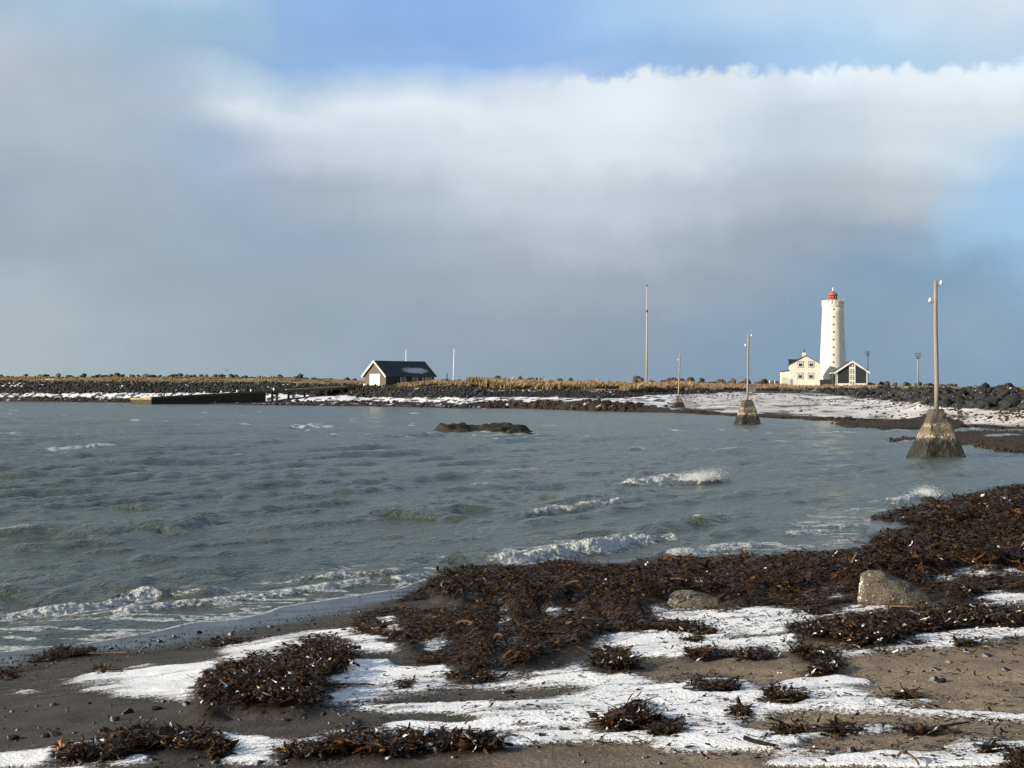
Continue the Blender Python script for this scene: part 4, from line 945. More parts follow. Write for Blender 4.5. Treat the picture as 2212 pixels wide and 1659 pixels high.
# lofted boulders whose side outline follows the photo
def loft_rock(name, outline, depth, mat, loc, rough=.02, rings=17, skew=0.0, seed=1, label=None, cat=None, group=None, power=.45, scale_n=6):
    o = np.array(outline, float); 
    # resample the outline evenly
    seg = np.linalg.norm(np.diff(np.vstack([o, o[:1]]), axis=0), axis=1); cum = np.concatenate([[0], np.cumsum(seg)]); oo = np.vstack([o, o[:1]]); tt = np.linspace(0, cum[-1], 73)[:-1]
    o = np.stack([np.interp(tt, cum, oo[:, 0]), np.interp(tt, cum, oo[:, 1])], 1); c = np.array([o[:, 0].mean(), o[:, 1].min()])
    VV = []
    for i in range(rings):
        t = -1 + 2 * i / (rings - 1); s = max(.02, (1 - t * t)) ** power
        q = c + (o - c) * np.array([s ** .7, s]); VV.append(np.stack([q[:, 0] + skew * t * depth, np.full(len(q), t * depth / 2 * 1.0), q[:, 1]], 1))
    VV = np.array(VV); sh = VV.shape; P3 = VV.reshape(-1, 3)
    nz = lambda a, b, k, s: fbm(a * k, b * k, 4, s) - .5
    P3 = P3 + np.stack([nz(P3[:, 1] + P3[:, 2], P3[:, 2] - P3[:, 0] * .3, scale_n, seed), nz(P3[:, 0], P3[:, 2], scale_n, seed + 5), nz(P3[:, 0], P3[:, 1] + .3 * P3[:, 2], scale_n, seed + 9)], 1) * rough * 2.2
    nc = sh[1]; F = []
    for i in range(rings - 1):
        for j in range(nc): k = (j + 1) % nc; F.append((i*nc+j, i*nc+k, (i+1)*nc+k, (i+1)*nc+j))
    P3 = np.vstack([P3, P3[:nc].mean(0)[None], P3[-nc:].mean(0)[None]]); a, b_ = len(P3) - 2, len(P3) - 1
    for j in range(nc): k = (j + 1) % nc; F.append((a, k, j, j)); F.append((b_, (rings - 1) * nc + j, (rings - 1) * nc + k, (rings - 1) * nc + k))
    F4 = [f for f in F if len(set(f)) == 4]; F3 = [f[:3] for f in F if len(set(f)) == 3]
    me = bpy.data.meshes.new(name); me.from_pydata([tuple(v) for v in P3], [], F4 + F3); bm = bmesh.new(); bm.from_mesh(me); bmesh.ops.recalc_face_normals(bm, faces=bm.faces)
    for f in bm.faces: f.smooth = True
    bm.to_mesh(me); bm.free(); me.materials.append(mat); ob = bpy.data.objects.new(name, me); COL.objects.link(ob); ob.location = loc
    return tag(ob, label, cat, group)
def granite(name, frost=.5):
    m, t, b = mat_new(name); co = t.new('ShaderNodeTexCoord').outputs['Object']; geo = t.new('ShaderNodeNewGeometry')
    n = t.noise(co, 9, 6, .7); sp = t.noise(co, 75, 4, .7); c = t.mix(t.ss(n, .32, .68), (.06, .052, .037), (.19, .165, .118))
    c = t.mix(t.ss(sp, .50, .60), c, (.045, .040, .032)); c = t.mix(t.ss(t.noise(co, 48, 4, .7), .57, .66), c, (.44, .41, .35))
    s = t.new('ShaderNodeSeparateXYZ'); t.put(s.inputs[0], geo.outputs['Normal']); z = t.new('ShaderNodeSeparateXYZ'); t.put(z.inputs[0], co)
    wind = t.math('ADD', t.math('MULTIPLY', s.outputs[0], -1), t.math('MULTIPLY', t.math('SUBTRACT', t.noise(co, 30, 4), .5), .9))
    c = t.mix(t.math('MULTIPLY', t.ss(wind, .98, 1.1), frost), c, (.82, .82, .84))
    t.put(b.inputs['Base Color'], c); b.inputs['Roughness'].default_value = .85; b.inputs['Specular IOR Level'].default_value = .2
    t.put(b.inputs['Normal'], t.bump(t.math('ADD', n, t.math('MULTIPLY', sp, .5)), .025, .9)); return m
M_GRAN = granite('speckled_granite', .9)
def rock_from_px(name, zpts, base_row, depth, lift=0, **kw):
    pts = np.array(zpts); cx = pts[:, 0].mean(); p = hit(cx, base_row)[0]; Y = p[1] + depth * .35
    o = [((x - cx) * K * Y, (base_row - y) * K * Y - .02 + lift) for x, y in zpts]
    return loft_rock(name, o, depth, loc=(p[0], Y, p[2] - .03), **kw)
rock_from_px('beach_boulder', zC([(1130,760),(1120,700),(1122,640),(1140,562),(1180,537),(1250,535),(1335,578),(1400,603),(1480,650),(1560,710),(1595,752),(1590,765)]), zC([(0,752)])[0][1], .42, mat=M_GRAN, rough=.022, seed=4, skew=.12, label='tall speckled grey boulder with a steep lit left face, beside the kelp bank', cat='boulder', power=.4)
rock_from_px('beach_boulder', zC([(52,785),(48,730),(62,680),(100,660),(160,652),(260,668),(330,690),(368,735),(372,785)]), zC([(0,772)])[0][1], .36, mat=M_GRAN, rough=.018, seed=14, skew=-.05, label='low flat topped speckled boulder at the foot of the kelp bank', cat='boulder', power=.4)
# islet in the bay
M_ISLE = rock_mat('wet_dark_rock', (.008, .008, .007), (.034, .030, .021), 0, 1.6)
M_ISLE2 = rock_mat('weedy_slab', (.010, .009, .006), (.060, .048, .018), 0, 1.5)
def zD(p): return [(822.9 + x * .34722, 877.8 + y * .34722) for x, y in p]
def isle(zp, base_y, depth, mat, seed, label, dY=0):
    q = zD(zp); q = np.array(q); cx = q[:, 0].mean(); Y = 3 / ((base_y - HY) * K) + dY
    o = [((x - cx) * K * Y, (HY - y) * K * Y + 3) for x, y in q]
    return loft_rock('islet_rock', o, depth, mat, ((cx - CX) * K * Y, Y, 0), rough=.24, seed=seed, label=label, cat='rock', power=.5, rings=33, scale_n=1.9)
isle([(325,170),(333,140),(352,118),(370,103),(395,110),(420,115),(455,107),(490,105),(520,114),(540,124),(600,124),(640,116),(690,110),(730,110),(800,112),(850,116),(890,120),(912,135),(930,150),(985,166),(900,195),(325,195)], 934, 4.5, M_ISLE, 3, 'long low dark rock islet awash in the middle of the bay', 2.5)
isle([(715,200),(750,172),(790,150),(830,140),(880,150),(930,168),(955,185),(960,200)], 943, 2.4, M_ISLE2, 8, 'smaller yellowish weed covered rock in front of the islet', .6)
isle_w = wpos((2003, 1082)); loft_rock('shore_rock', [(-.3, -.25), (-.25, .02), (-.1, .11), (.12, .1), (.28, .0), (.35, -.25)], .4, M_ISLE, (isle_w[0], isle_w[1], .0), rough=.05, seed=5, label='black wet rock in the splash at the kelp point', cat='rock')

# pebbles on sand and snow, each its own
M_PEB = rock_mat('pebble', (.02, .02, .021), (.075, .072, .068), 0, 25)
def pebble_frost():
    t = NT(M_PEB.node_tree); b = t.n['Principled BSDF']; geo = t.new('ShaderNodeNewGeometry'); s = t.new('ShaderNodeSeparateXYZ'); t.put(s.inputs[0], geo.outputs['Normal'])
    old = b.inputs['Base Color'].links[0].from_socket; rnd = t.new('ShaderNodeObjectInfo').outputs['Random']
    w = t.math('ADD', t.math('MULTIPLY', s.outputs[0], -1), t.math('MULTIPLY_ADD', rnd, .7, -.2)); t.put(b.inputs['Base Color'], t.mix(t.ss(w, .55, .75), old, (.78, .78, .8)))
pebble_frost()
PZ = [(zA([(0,1060),(1500,1045),(2212,1110),(2212,1200),(1300,1180),(0,1300)]), 62, 'small pebble on the bare dark sand in the lower left', 'pebbles on the lower left sand', .009, .036),
 (zC([(1150,1020),(2024,960),(2024,1350),(1650,1270),(1180,1200)]), 26, 'small pebble on the dry brown sand on the right', 'pebbles on the dry right sand', .007, .030),
 (zA([(0,1380),(2212,1380),(2212,1459),(0,1459)]), 34, 'dark pebble on snow along the bottom left edge', 'pebbles on the bottom left snow', .010, .024),
 (zB([(0,960),(2212,960),(2212,1459),(0,1459)]), 40, 'dark pebble on the snow streaked sand in the lower middle', 'pebbles in the lower middle', .010, .026),
 (zC([(0,1380),(2024,1330),(2024,1659),(0,1659)]), 34, 'dark pebble on the snow in the lower right', 'pebbles in the lower right', .008, .022),
 (zA([(0,790),(1000,640),(1900,540),(2212,480),(2212,600),(1300,720),(0,860)]), 70, 'dark pebble at the edge of the wet sand', 'pebbles along the wet sand edge', .012, .034)]
for poly, n, lb, gp, r0, r1 in PZ:
    xx, yy = sample_mask(poly_mask(poly).astype(float), n); p = hit(xx, yy); p[:, 2] = ground_z(p[:, 0], p[:, 1])
    vv = variants(6, I2, IF2, M_PEB, 'pebble', 3)
    scatter(vv, p, [r0 + (r1 - r0) * random.random() ** 3.2 for _ in range(n)], lb, 'pebble', gp, .25, .6)
xx, yy = sample_mask(poly_mask(zA([(0,770),(600,690),(1300,600),(2212,450),(2330,560),(1700,660),(1300,720),(700,800),(0,900)])).astype(float), 1500); p = hit(xx, yy); p[:, 2] = ground_z(p[:, 0], p[:, 1])
place_stuff('shingle', p, rng.uniform(.004, .014, len(p)), rock_mat('shingle_stone', (.014, .014, .015), (.050, .048, .045), 0, 25), 'fine dark shingle along the wet sand edge', 'shingle', .1)

# ------------------------------------------------------------------ dry grass of the far shore
def grass(n, x0, x1, s0, s1, h0, h1, seed, rows=None):
    r = np.random.default_rng(seed); x = r.uniform(x0, x1, n); s = r.uniform(s0, s1, n); p = far_pt(x, s)
    dens = fbm(p[:, 0] * .12, p[:, 1] * .07, 3, 57); keep = dens > .40; p = p[keep]; return p, r.uniform(h0, h1, len(p)) * (.45 + 1.1 * dens[keep])
gp = [grass(2300, -60, 800, 2.95, 4.0, .4, .85, 1), grass(600, 700, 800, 3.1, 4.2, .4, .9, 2), grass(2600, 1012, 1480, 2.95, 3.5, 1.1, 2.0, 3), grass(1800, 1012, 1680, 3.3, 4.4, .4, .9, 4),
      grass(900, 1480, 1700, 2.9, 3.6, .6, 1.2, 5), grass(1300, 1640, 1900, 2.95, 3.5, .5, 1.1, 6), grass(900, 1800, 2300, 3.1, 4.2, .25, .5, 7), grass(500, 855, 1020, 2.85, 3.4, .6, 1.2, 8)]
p = np.concatenate([a[0] for a in gp]); h = np.concatenate([a[1] for a in gp])
lx = (p[:, 0] + 30.5) * .707 - (p[:, 1] - 329.6) * .707; ly = (p[:, 0] + 30.5) * .707 + (p[:, 1] - 329.6) * .707
bad = (lx > -5) & (lx < 8.5) & (ly > -6) & (ly < 15.5)
p = p[~bad]; h = h[~bad]; nt = len(p); B = 15
r = np.random.default_rng(9); a = r.uniform(0, 6.28, (nt, B)); rad = h[:, None] * r.uniform(.05, .75, (nt, B)); hgt = h[:, None] * r.uniform(.55, 1.0, (nt, B)) * (1 - .45 * (rad / h[:, None]) ** 2)
bx_ = p[:, None, 0] + np.cos(a) * rad * .5; by_ = p[:, None, 1] + np.sin(a) * rad * .5; tx = p[:, None, 0] + np.cos(a) * rad * 1.1 + .35 * hgt; ty = p[:, None, 1] + np.sin(a) * rad * 1.1
w = .10 + .10 * r.random((nt, B)); wx = -np.sin(a) * w; wyv = np.cos(a) * w; z0 = np.broadcast_to(p[:, None, 2] - .12, a.shape)
V = np.stack([np.stack([bx_ - wx, by_ - wyv, z0], -1), np.stack([bx_ + wx, by_ + wyv, z0], -1), np.stack([(bx_ + tx) / 2 + wx * .8, (by_ + ty) / 2 + wyv * .8, z0 + hgt * .7], -1), np.stack([tx, ty, z0 + hgt], -1)], 2).reshape(-1, 3)
F = np.arange(len(V)).reshape(-1, 4)
def grass_mat():
    m, t, b = mat_new('dry_grass'); co = t.new('ShaderNodeTexCoord').outputs['Object']; rn = t.attr('tone').outputs['Fac']
    c = t.mix(rn, (.15, .105, .055), (.42, .315, .17)); c = t.mix(t.ss(t.noise(co, .12, 3), .5, .7), c, (.26, .20, .12)); t.put(b.inputs['Base Color'], c); b.inputs['Roughness'].default_value = .8; b.inputs['Specular IOR Level'].default_value = .1
    tr = t.new('ShaderNodeBsdfTranslucent'); t.put(tr.inputs[0], c); ms = t.new('ShaderNodeMixShader'); ms.inputs[0].default_value = .2; out = t.n['Material Output']
    t.l.new(b.outputs[0], ms.inputs[1]); t.l.new(tr.outputs[0], ms.inputs[2]); t.l.new(ms.outputs[0], out.inputs[0]); return m
tag(np_obj('dry_grass', V, F, grass_mat(), attrs={'tone': np.repeat(np.clip(r.normal(.5, .28, nt * B), 0, 1), 4)}), 'tussocks of straw yellow dry grass along the far shore', 'grass', kind='stuff')
# ------------------------------------------------------------------ building materials
M_WHITE = simple('white_render', (.70, .665, .575), .8, .13, .7, stretch=(2, 2, .5))
M_CORR = simple('white_sheeting', (.69, .66, .58), .6, .08, .6, stretch=(3, 3, .4))
M_TRIM = simple('white_trim', (.80, .78, .72), .55, .04, 2)
M_DKGREEN = simple('dark_green_paint', (.018, .028, .026), .5, .2, 2)
M_PANEL = simple('dark_panel', (.024, .031, .031), .55, .15, 1.2, stretch=(6, 6, .5))
M_ROOFD = simple('dark_roof', (.020, .021, .024), .5, .25, 1)
M_RED = simple('red_paint', (.44, .095, .07), .55, .15, 2)
M_GLASS = simple('window_glass', (.03, .035, .05), .08, .2, 1, spec=.6)
M_GLASSL = simple('small_pane_glass', (.16, .17, .17), .25, .2, 1, spec=.6)
M_LGLASS = simple('lantern_glass', (.10, .12, .13), .06, .2, 1, spec=.7)
M_METAL = simple('grey_metal', (.30, .31, .32), .4, .2, 6, metal=.6)
M_WOOD = simple('grey_pole_wood', (.29, .255, .20), .8, .35, 5, .01, (6, 6, .3))
M_DKWOOD = simple('dark_pole_wood', (.09, .075, .06), .8, .35, 5, .01, (6, 6, .3))
M_CERAM = simple('white_ceramic', (.82, .82, .82), .2, .03, 3)
M_WPOLE = simple('white_pole_paint', (.85, .85, .85), .5, .05, 1)
M_DOORW = simple('cream_door_paint', (.80, .76, .62), .55, .05, 1.5, stretch=(1, 1, .5))
M_STAINW = simple('old_concrete', (.19, .17, .14), .85, .35, .8, .02)

def plank_mat():
    m, t, b = mat_new('grey_planks'); co = t.new('ShaderNodeTexCoord').outputs['Object']
    w = t.new('ShaderNodeTexWave', wave_type='BANDS', bands_direction='X'); t.put(w.inputs[0], co); w.inputs['Scale'].default_value = 1.6
    s = t.new('ShaderNodeSeparateXYZ'); t.put(s.inputs[0], co)
    n = t.noise(co, 3, 5, .6, (5, 5, .3)); c = t.mix(n, (.075, .062, .048), (.20, .17, .135)); c = t.mix(t.ss(w.outputs[1], .12, .0), c, (.02, .018, .015))
    t.put(b.inputs['Base Color'], c); b.inputs['Roughness'].default_value = .85; t.put(b.inputs['Normal'], t.bump(w.outputs[1], .03)); return m
M_PLANK = plank_mat()
M_DKBOARD = simple('dark_boards', (.012, .012, .013), .6, .3, 2, stretch=(4, .4, 4))  # near-black boards of the boathouse body behind the gable
def hutroof_mat():
    m, t, b = mat_new('boathouse_roof'); co = t.new('ShaderNodeTexCoord').outputs['Object']; s = t.new('ShaderNodeSeparateXYZ'); t.put(s.inputs[0], co)
    a = t.math('POWER', t.math('DIVIDE', t.math('SUBTRACT', s.outputs[1], 9.6), 4.6), 2); c2 = t.math('POWER', t.math('DIVIDE', t.math('SUBTRACT', s.outputs[2], 3.55), .85), 2)
    f = t.math('SUBTRACT', 1.15, t.math('ADD', a, c2)); n = t.noise(co, 1.3, 5, .6); n2 = t.noise(co, 14, 3, .6)
    k = t.ss(t.math('ADD', f, t.math('ADD', t.math('MULTIPLY', t.math('SUBTRACT', n, .5), 1.3), t.math('MULTIPLY', t.math('SUBTRACT', n2, .5), .9))), .25, .95)
    t.put(b.inputs['Base Color'], t.mix(t.math('MULTIPLY', k, .6), (.016, .017, .020), (.72, .74, .80))); b.inputs['Roughness'].default_value = .6; return m
M_HUTROOF = hutroof_mat()
def pyramid_mat():
    m, t, b = mat_new('weathered_concrete'); co = t.new('ShaderNodeTexCoord').outputs['Object']; s = t.new('ShaderNodeSeparateXYZ'); t.put(s.inputs[0], co); z = s.outputs[2]
    n = t.noise(co, 2.6, 6, .65); n2 = t.noise(co, 9, 5, .65); nv = t.noise(co, 5, 5, .7, (1, 1, .22))
    c = t.mix(t.ss(n, .3, .7), (.07, .058, .038), (.19, .155, .10)); c = t.mix(t.ss(n2, .58, .72), c, (.055, .048, .038))
    zz = t.math('ADD', z, t.math('MULTIPLY', t.math('SUBTRACT', n2, .5), .9))
    zz2 = t.math('ADD', z, t.math('MULTIPLY', t.math('SUBTRACT', nv, .5), 1.5))
    top = t.ss(zz, 1.42, 1.52); c = t.mix(t.math('MULTIPLY', top, .75), c, (.075, .066, .052))
    band = t.math('MULTIPLY', t.ss(zz, .78, .95), t.math('SUBTRACT', 1, t.ss(zz, 1.0, 1.15))); c = t.mix(t.math('MULTIPLY', band, t.ss(n2, .48, .6)), c, (.66, .62, .53))
    band2 = t.math('MULTIPLY', t.ss(zz, 1.36, 1.46), t.math('SUBTRACT', 1, t.ss(zz, 1.5, 1.6))); c = t.mix(t.math('MULTIPLY', band2, t.ss(n2, .5, .62)), c, (.62, .58, .50))
    weed = t.math('SUBTRACT', 1, t.ss(zz2, .7, .95)); c = t.mix(t.math('MULTIPLY', weed, t.ss(nv, .30, .42)), c, (.014, .012, .005)); c = t.mix(t.math('MULTIPLY', weed, t.ss(n2, .56, .66)), c, (.085, .062, .016))
    t.put(b.inputs['Base Color'], c); t.put(b.inputs['Roughness'], t.math('MULTIPLY_ADD', weed, -.35, .85)); t.put(b.inputs['Normal'], t.bump(t.math('ADD', n, t.math('MULTIPLY', n2, .7)), .09)); return m
M_PYR = pyramid_mat()

# ------------------------------------------------------------------ lighthouse
def z2(x, y): return (1645.8 + x * .15214, 603.5 + y * .15214)
def z2w(x, y, Y): return P(*z2(x, y), Y)
LY = 380.0; ls = K * .15214 * LY
lc = z2w(1009, 1400, LY); gz = farz1(lc[0], LY); LZ = gz - .3
lh = thing('lighthouse', 'tall white round lighthouse with a red lantern behind the two houses', 'lighthouse', (lc[0], LY, LZ))
def lz(zy): return z2w(0, zy, LY)[2] - LZ
R0, R1 = 187 * ls, 148 * ls; H1 = lz(398)
def RT(z): t = z / H1; return R0 * 1.05 + (R1 - R0 * 1.05) * (t ** .92)
MB().lathe([(RT(H1 * i / 14), H1 * i / 14) for i in range(15)], 56).build('tower', M_WHITE, lh, smooth=True)
pr = 153 * ls; zt = lz(300); zb = H1 + .003
pb = MB().lathe([(R1, zb), (R1 + .12, zb + .25), (pr, zb + .55), (pr, lz(352))], 56)
pb.build('gallery', M_WHITE, lh, smooth=False)
mm = MB()
for i in range(18):
    a = 2 * math.pi * (i + .22) / 18; w = .31; r0, r1 = pr - .34, pr + .06
    ca, sa = math.cos(a), math.sin(a)
    def q(r, t, z): return (r * ca - t * sa, r * sa + t * ca, z)
    mm.add([q(r0,-w,lz(372)+.0), q(r1,-w,lz(372)), q(r1,w,lz(372)), q(r0,w,lz(372)), q(r0,-w,zt), q(r1,-w,zt), q(r1,w,zt), q(r0,w,zt)], [(0,3,2,1),(4,5,6,7),(0,1,5,4),(1,2,6,5),(2,3,7,6),(3,0,4,7)])
mm.build('battlement', M_WHITE, lh)
pp = MB()
for r0, r1, za, zc in ((pr - .30, pr - .16, lz(352) + .003, lz(318)),):
    n = 56
    vs = [(r * math.cos(6.2832 * i / n), r * math.sin(6.2832 * i / n), z) for r, z in ((r1, za), (r1, zc), (r0, zc), (r0, za)) for i in range(n)]
    pp.add(vs, [(j*n+i, j*n+(i+1)%n, ((j+1)%4)*n+(i+1)%n, ((j+1)%4)*n+i) for j in range(4) for i in range(n)])
pp.build('parapet', M_WHITE, lh)
zl0 = lz(352) + .01; lan = MB().lathe([(68*ls, zl0), (68*ls, lz(284)), (62*ls, lz(282)), (60*ls, lz(276))], 20).build('lantern_base', M_RED, lh, smooth=True)
MB().lathe([(54*ls, lz(276)+.002), (54*ls, lz(226))], 20).build('lantern_glazing', M_LGLASS, lh, smooth=True)
bars = MB()
for i in range(10):
    a = 6.2832 * i / 10 + .2; x, y = 57*ls*math.cos(a), 57*ls*math.sin(a); bars.tube([(x, y, lz(277)), (x, y, lz(225))], .09, 6)
bars.build('glazing_bars', M_RED, lh)
rf = MB().lathe([(69*ls, lz(226)+.0), (70*ls, lz(219)), (56*ls, lz(205)), (34*ls, lz(186)), (15*ls, lz(172)), (10*ls, lz(164))], 20).build('lantern_roof', M_RED, lh, smooth=True)
MB().lathe([(5*ls, lz(164)), (9*ls, lz(158)), (10*ls, lz(150)), (7*ls, lz(140)), (6*ls, lz(122)), (2*ls, lz(112))], 10).build('finial', M_WPOLE, rf, smooth=True)
for i in range(8):
    zy = 432 + (1180 - 432) * i / 7; zc = lz(zy); R = RT(zc); xo = (994 - 17 * i / 7 - (1016 - 7 * i / 7)) * ls; a = math.asin(xo / R); hw = .23
    e = bpy.data.objects.new('window', None)
    ca, sa = math.sin(a), -math.cos(a)
    def q(r, t, z): return (r * ca - t * sa * -1 * -1, r * sa + t * ca, z)
    def bx3(mb, t0, z0, t1, z1, ra, rb):
        f = lambda r, t, z: (r * ca + t * (-sa), r * sa + t * ca, z)
        return mb.add([f(ra,t0,z0), f(rb,t0,z0), f(rb,t1,z0), f(ra,t1,z0), f(ra,t0,z1), f(rb,t0,z1), f(rb,t1,z1), f(ra,t1,z1)], [(0,3,2,1),(4,5,6,7),(0,1,5,4),(1,2,6,5),(2,3,7,6),(3,0,4,7)])
    w = bx3(MB(), -hw, zc - hw, hw, zc + hw, R - .3, R + .03).build('window', M_STAINW, lh)
    pm = MB()
    for sx in (-1, 1):
        for sz in (-1, 1): bx3(pm, sx * .115 - .085, zc + sz * .115 - .085, sx * .115 + .085, zc + sz * .115 + .085, R - .2, R + .045)
    pm.build('pane', M_GLASSL, w)
zc = lz(1395); R = RT(zc); a = math.asin((975 - 1009) * ls / R); ca, sa = math.sin(a), -math.cos(a)
f = lambda r, t, z: (r * ca + t * (-sa), r * sa + t * ca, z)
def bx4(t0, z0, t1, z1, ra, rb): return MB().add([f(ra,t0,z0), f(rb,t0,z0), f(rb,t1,z0), f(ra,t1,z0), f(ra,t0,z1), f(rb,t0,z1), f(rb,t1,z1), f(ra,t1,z1)], [(0,3,2,1),(4,5,6,7),(0,1,5,4),(1,2,6,5),(2,3,7,6),(3,0,4,7)])
bx4(-.45, lz(1450), .45, lz(1372), R - .4, R + .06).build('door', M_STAINW, lh)
bx4(-.8, lz(1356), .9, lz(1350), R - .4, R + .35).build('door_canopy', M_STAINW, lh)
am = MB(); ax = pr - .1; am.tube([(ax, -.4, zt - .4), (ax + .1, -.4, zt + .75)], .05, 6); am.tube([(ax - .3, -.4, zt + .35), (ax + .75, -.4, zt + .35)], .04, 6); am.tube([(ax + .5, -.4, zt + .1), (ax + .5, -.4, zt + .6)], .035, 6)
am.build('antenna', M_METAL, lh)

# ------------------------------------------------------------------ window helper for flat walls (front at y = 0 facing -y)
def flat_window(parent, x0, z0, x1, z1, y=0.0, casing=M_DKGREEN, frame=M_TRIM, transom=True, name='window'):
    w = MB().box(x0 - .12, y - .05, z0 - .12, x1 + .12, y + .03, z1 + .12).build(name, casing, parent)
    fm = MB(); t = .13; yy = y - .09
    fm.box(x0, yy, z0, x0 + t, y - .051, z1); fm.box(x1 - t, yy, z0, x1, y - .051, z1); fm.box(x0 + t, yy, z1 - t, x1 - t, y - .051, z1); fm.box(x0 + t, yy, z0, x1 - t, y - .051, z0 + t)
    if transom: fm.box(x0 + t, yy, z1 - .42, x1 - t, y - .051, z1 - .30); fm.box((x0 + x1) / 2 - .06, yy, z1 - .30, (x0 + x1) / 2 + .06, y - .051, z1 - t)
    fm.build('frame', frame, w)
    MB().box(x0 + t, y - .065, z0 + t, x1 - t, y - .0515, z1 - t).build('pane', M_GLASS, w)
    return w
# white keeper's house
WY_ = 366.0; ws = K * .15214 * WY_; wc = z2w(621, 1470, WY_); WZ = farz1(wc[0], WY_) - .15
wh = thing('keepers_house', 'white two storey gabled house with four windows, left of the lighthouse', 'house', (wc[0], WY_, WZ), math.radians(-8))
wx = lambda zx: (zx - 621) * ws
wz_ = lambda zy: z2w(0, zy, WY_)[2] - WZ
xl, xr, ze, za = wx(410), wx(833), wz_(1204), wz_(1086); DEP = 8.0
MB().prism([(xl, 0), (xr, 0), (xr, ze), (0, za), (xl, ze)], 0, DEP).build('wall', M_CORR, wh)
sl = (za - ze) / xr
def roof_slab(x0, x1, zc, s, th, y0, y1, mat, parent, name='roof'):
    """two sloping slabs meeting at the ridge x = 0"""
    mb = MB()
    for sg, xe in ((1, x1), (-1, -x0)):
        mb.prism([(0, zc + .004), (sg * xe, zc + .004 - s * xe), (sg * xe, zc + th - s * xe), (0, zc + th)], y0, y1)
    return mb.build(name, mat, parent)
rf = roof_slab(xl - .12, xr + .12, za, sl, .16, -.15, DEP + .15, M_ROOFD, wh)
cx0 = wx(583); ch = MB().box(cx0, 2.0, za - .6, wx(631), 2.9, wz_(1037)).build('chimney', M_CORR, rf)
MB().lathe([(.13, wz_(1037) + .003), (.13, wz_(995))], 10, (wx(610), 2.45)).build('flue_pipe', M_DKGREEN, rf, smooth=True)
for (a, b, c, d) in ((516, 1168, 584, 1243), (664, 1168, 733, 1243), (514, 1334, 581, 1408), (661, 1334, 732, 1410)):
    flat_window(wh, wx(a), wz_(d), wx(b if False else c), wz_(b))
dm = MB().box(xl - .25, 2.2, ze - .35, wx(505), 5.6, wz_(1140)).build('dormer', M_DKGREEN, wh)
MB().box(xl - .45, 2.0, wz_(1140) + .003, wx(525), 5.8, wz_(1132)).build('dormer_roof', M_ROOFD, dm)
an = MB().prism([(wx(280), 0), (xl - .003, 0), (xl - .003, wz_(1298)), (wx(280), wz_(1312))], .8, 6.5).build('annex', M_CORR, wh)
MB().prism([(wx(273), wz_(1309)), (xl - .003, wz_(1294)), (xl - .003, wz_(1286)), (wx(273), wz_(1301))], .6, 6.7).build('annex_roof', M_DKGREEN, an)
rm = MB(); zr = wz_(1395)
for i in range(9): x = wx(300) + (wx(408) - wx(300)) * i / 8; rm.box(x - .03, -.35, 0, x + .03, -.29, zr - .25 * i / 8)
rm.box(wx(300), -.38, zr - .32, wx(408), -.27, zr - .26); rm.build('railing', M_METAL, wh)
# dark gabled house
DY_ = 352.0; ds = K * .15214 * DY_; dc = z2w(1281, 1500, DY_); DZ = farz1(dc[0], DY_) - .2
dh = thing('gabled_house', 'dark panelled gabled house with white trim and a tall white window strip', 'house', (dc[0], DY_, DZ), math.radians(-5))
gx = lambda zx: (zx - 1281) * ds
gz_ = lambda zy: z2w(0, zy, DY_)[2] - DZ
xl, xr = gx(1060), gx(1497); ze, za = gz_(1312), gz_(1168); DEP = 8.5
MB().prism([(xl, gz_(1476)), (xr, gz_(1476)), (xr, ze), (0, za), (xl, ze)], 0, DEP).build('wall', M_PANEL, dh)
MB().box(xl - .03, -.03, 0, xr + .03, DEP + .03, gz_(1476) - .003).build('plinth', M_TRIM, dh)
sl = (za - ze) / xr
dr_ = roof_slab(xl - .45, xr + .5, za, sl, .2, -.35, DEP + .3, M_ROOFD, dh)
bb = MB()
for sg, xe in ((1, xr + .5), (-1, -xl + .55)): bb.prism([(0, za - .18), (sg * xe, za - .18 - sl * xe), (sg * xe, za + .24 - sl * xe), (0, za + .24)], -.42, -.353)
bb.build('bargeboard', M_TRIM, dr_)
for x0, x1 in ((xl - .02, xl + .33), (xr - .30, xr + .02)): MB().box(x0, -.05, gz_(1475), x1, -.002, ze - .02).build('corner_board', M_TRIM, dh)
sx0, sx1 = gx(1240), gx(1326)
strip = MB().prism([(sx0, .02 + 0), (sx1, .02), (sx1, za - sl * sx1 - .25), (0, za - .2), (sx0, za + sl * sx0 - .25)], -.09, -.034).build('window_strip', M_TRIM, dh)
pn = MB()
for cxm in (1264, 1299):
    for zy0, rows_ in ((1205, 2), (1275, 3), (1362, 3), (1450, 2)):
        for r_ in range(rows_): z = zy0 + r_ * 23; pn.box(gx(cxm - 11), -.105, gz_(z + 17), gx(cxm + 11), -.0905, gz_(z))
pn.build('panes', M_GLASS, strip)
MB().box(xl - .5, 1.5, 0, xl - .003, 4.5, ze - .35).build('side_porch', M_PANEL, dh)
gt = MB(); gt.tube([(xl - .6, -.25, ze - .25), (xl - .6, DEP, ze - .25)], .07, 6); gt.tube([(xl - .6, -.2, ze - .25), (xl - .1, -.12, ze - .75), (xl - .1, -.12, .2)], .06, 6); gt.build('gutter', M_TRIM, dh)
a = z2w(828, 1470, 360); b = z2w(1052, 1470, 360); zt_ = z2w(0, 1422, 360)[2]
tag(MB().box(0, 0, 0, b[0] - a[0], .4, zt_ - farz1(a[0], 360) + .3).build('yard_wall', simple('slate_wall', (.035, .04, .05), .8, .3, 1), loc=(a[0], 360, farz1(a[0], 360) - .3)), 'low dark slate coloured wall joining the white house and the dark house', 'wall')

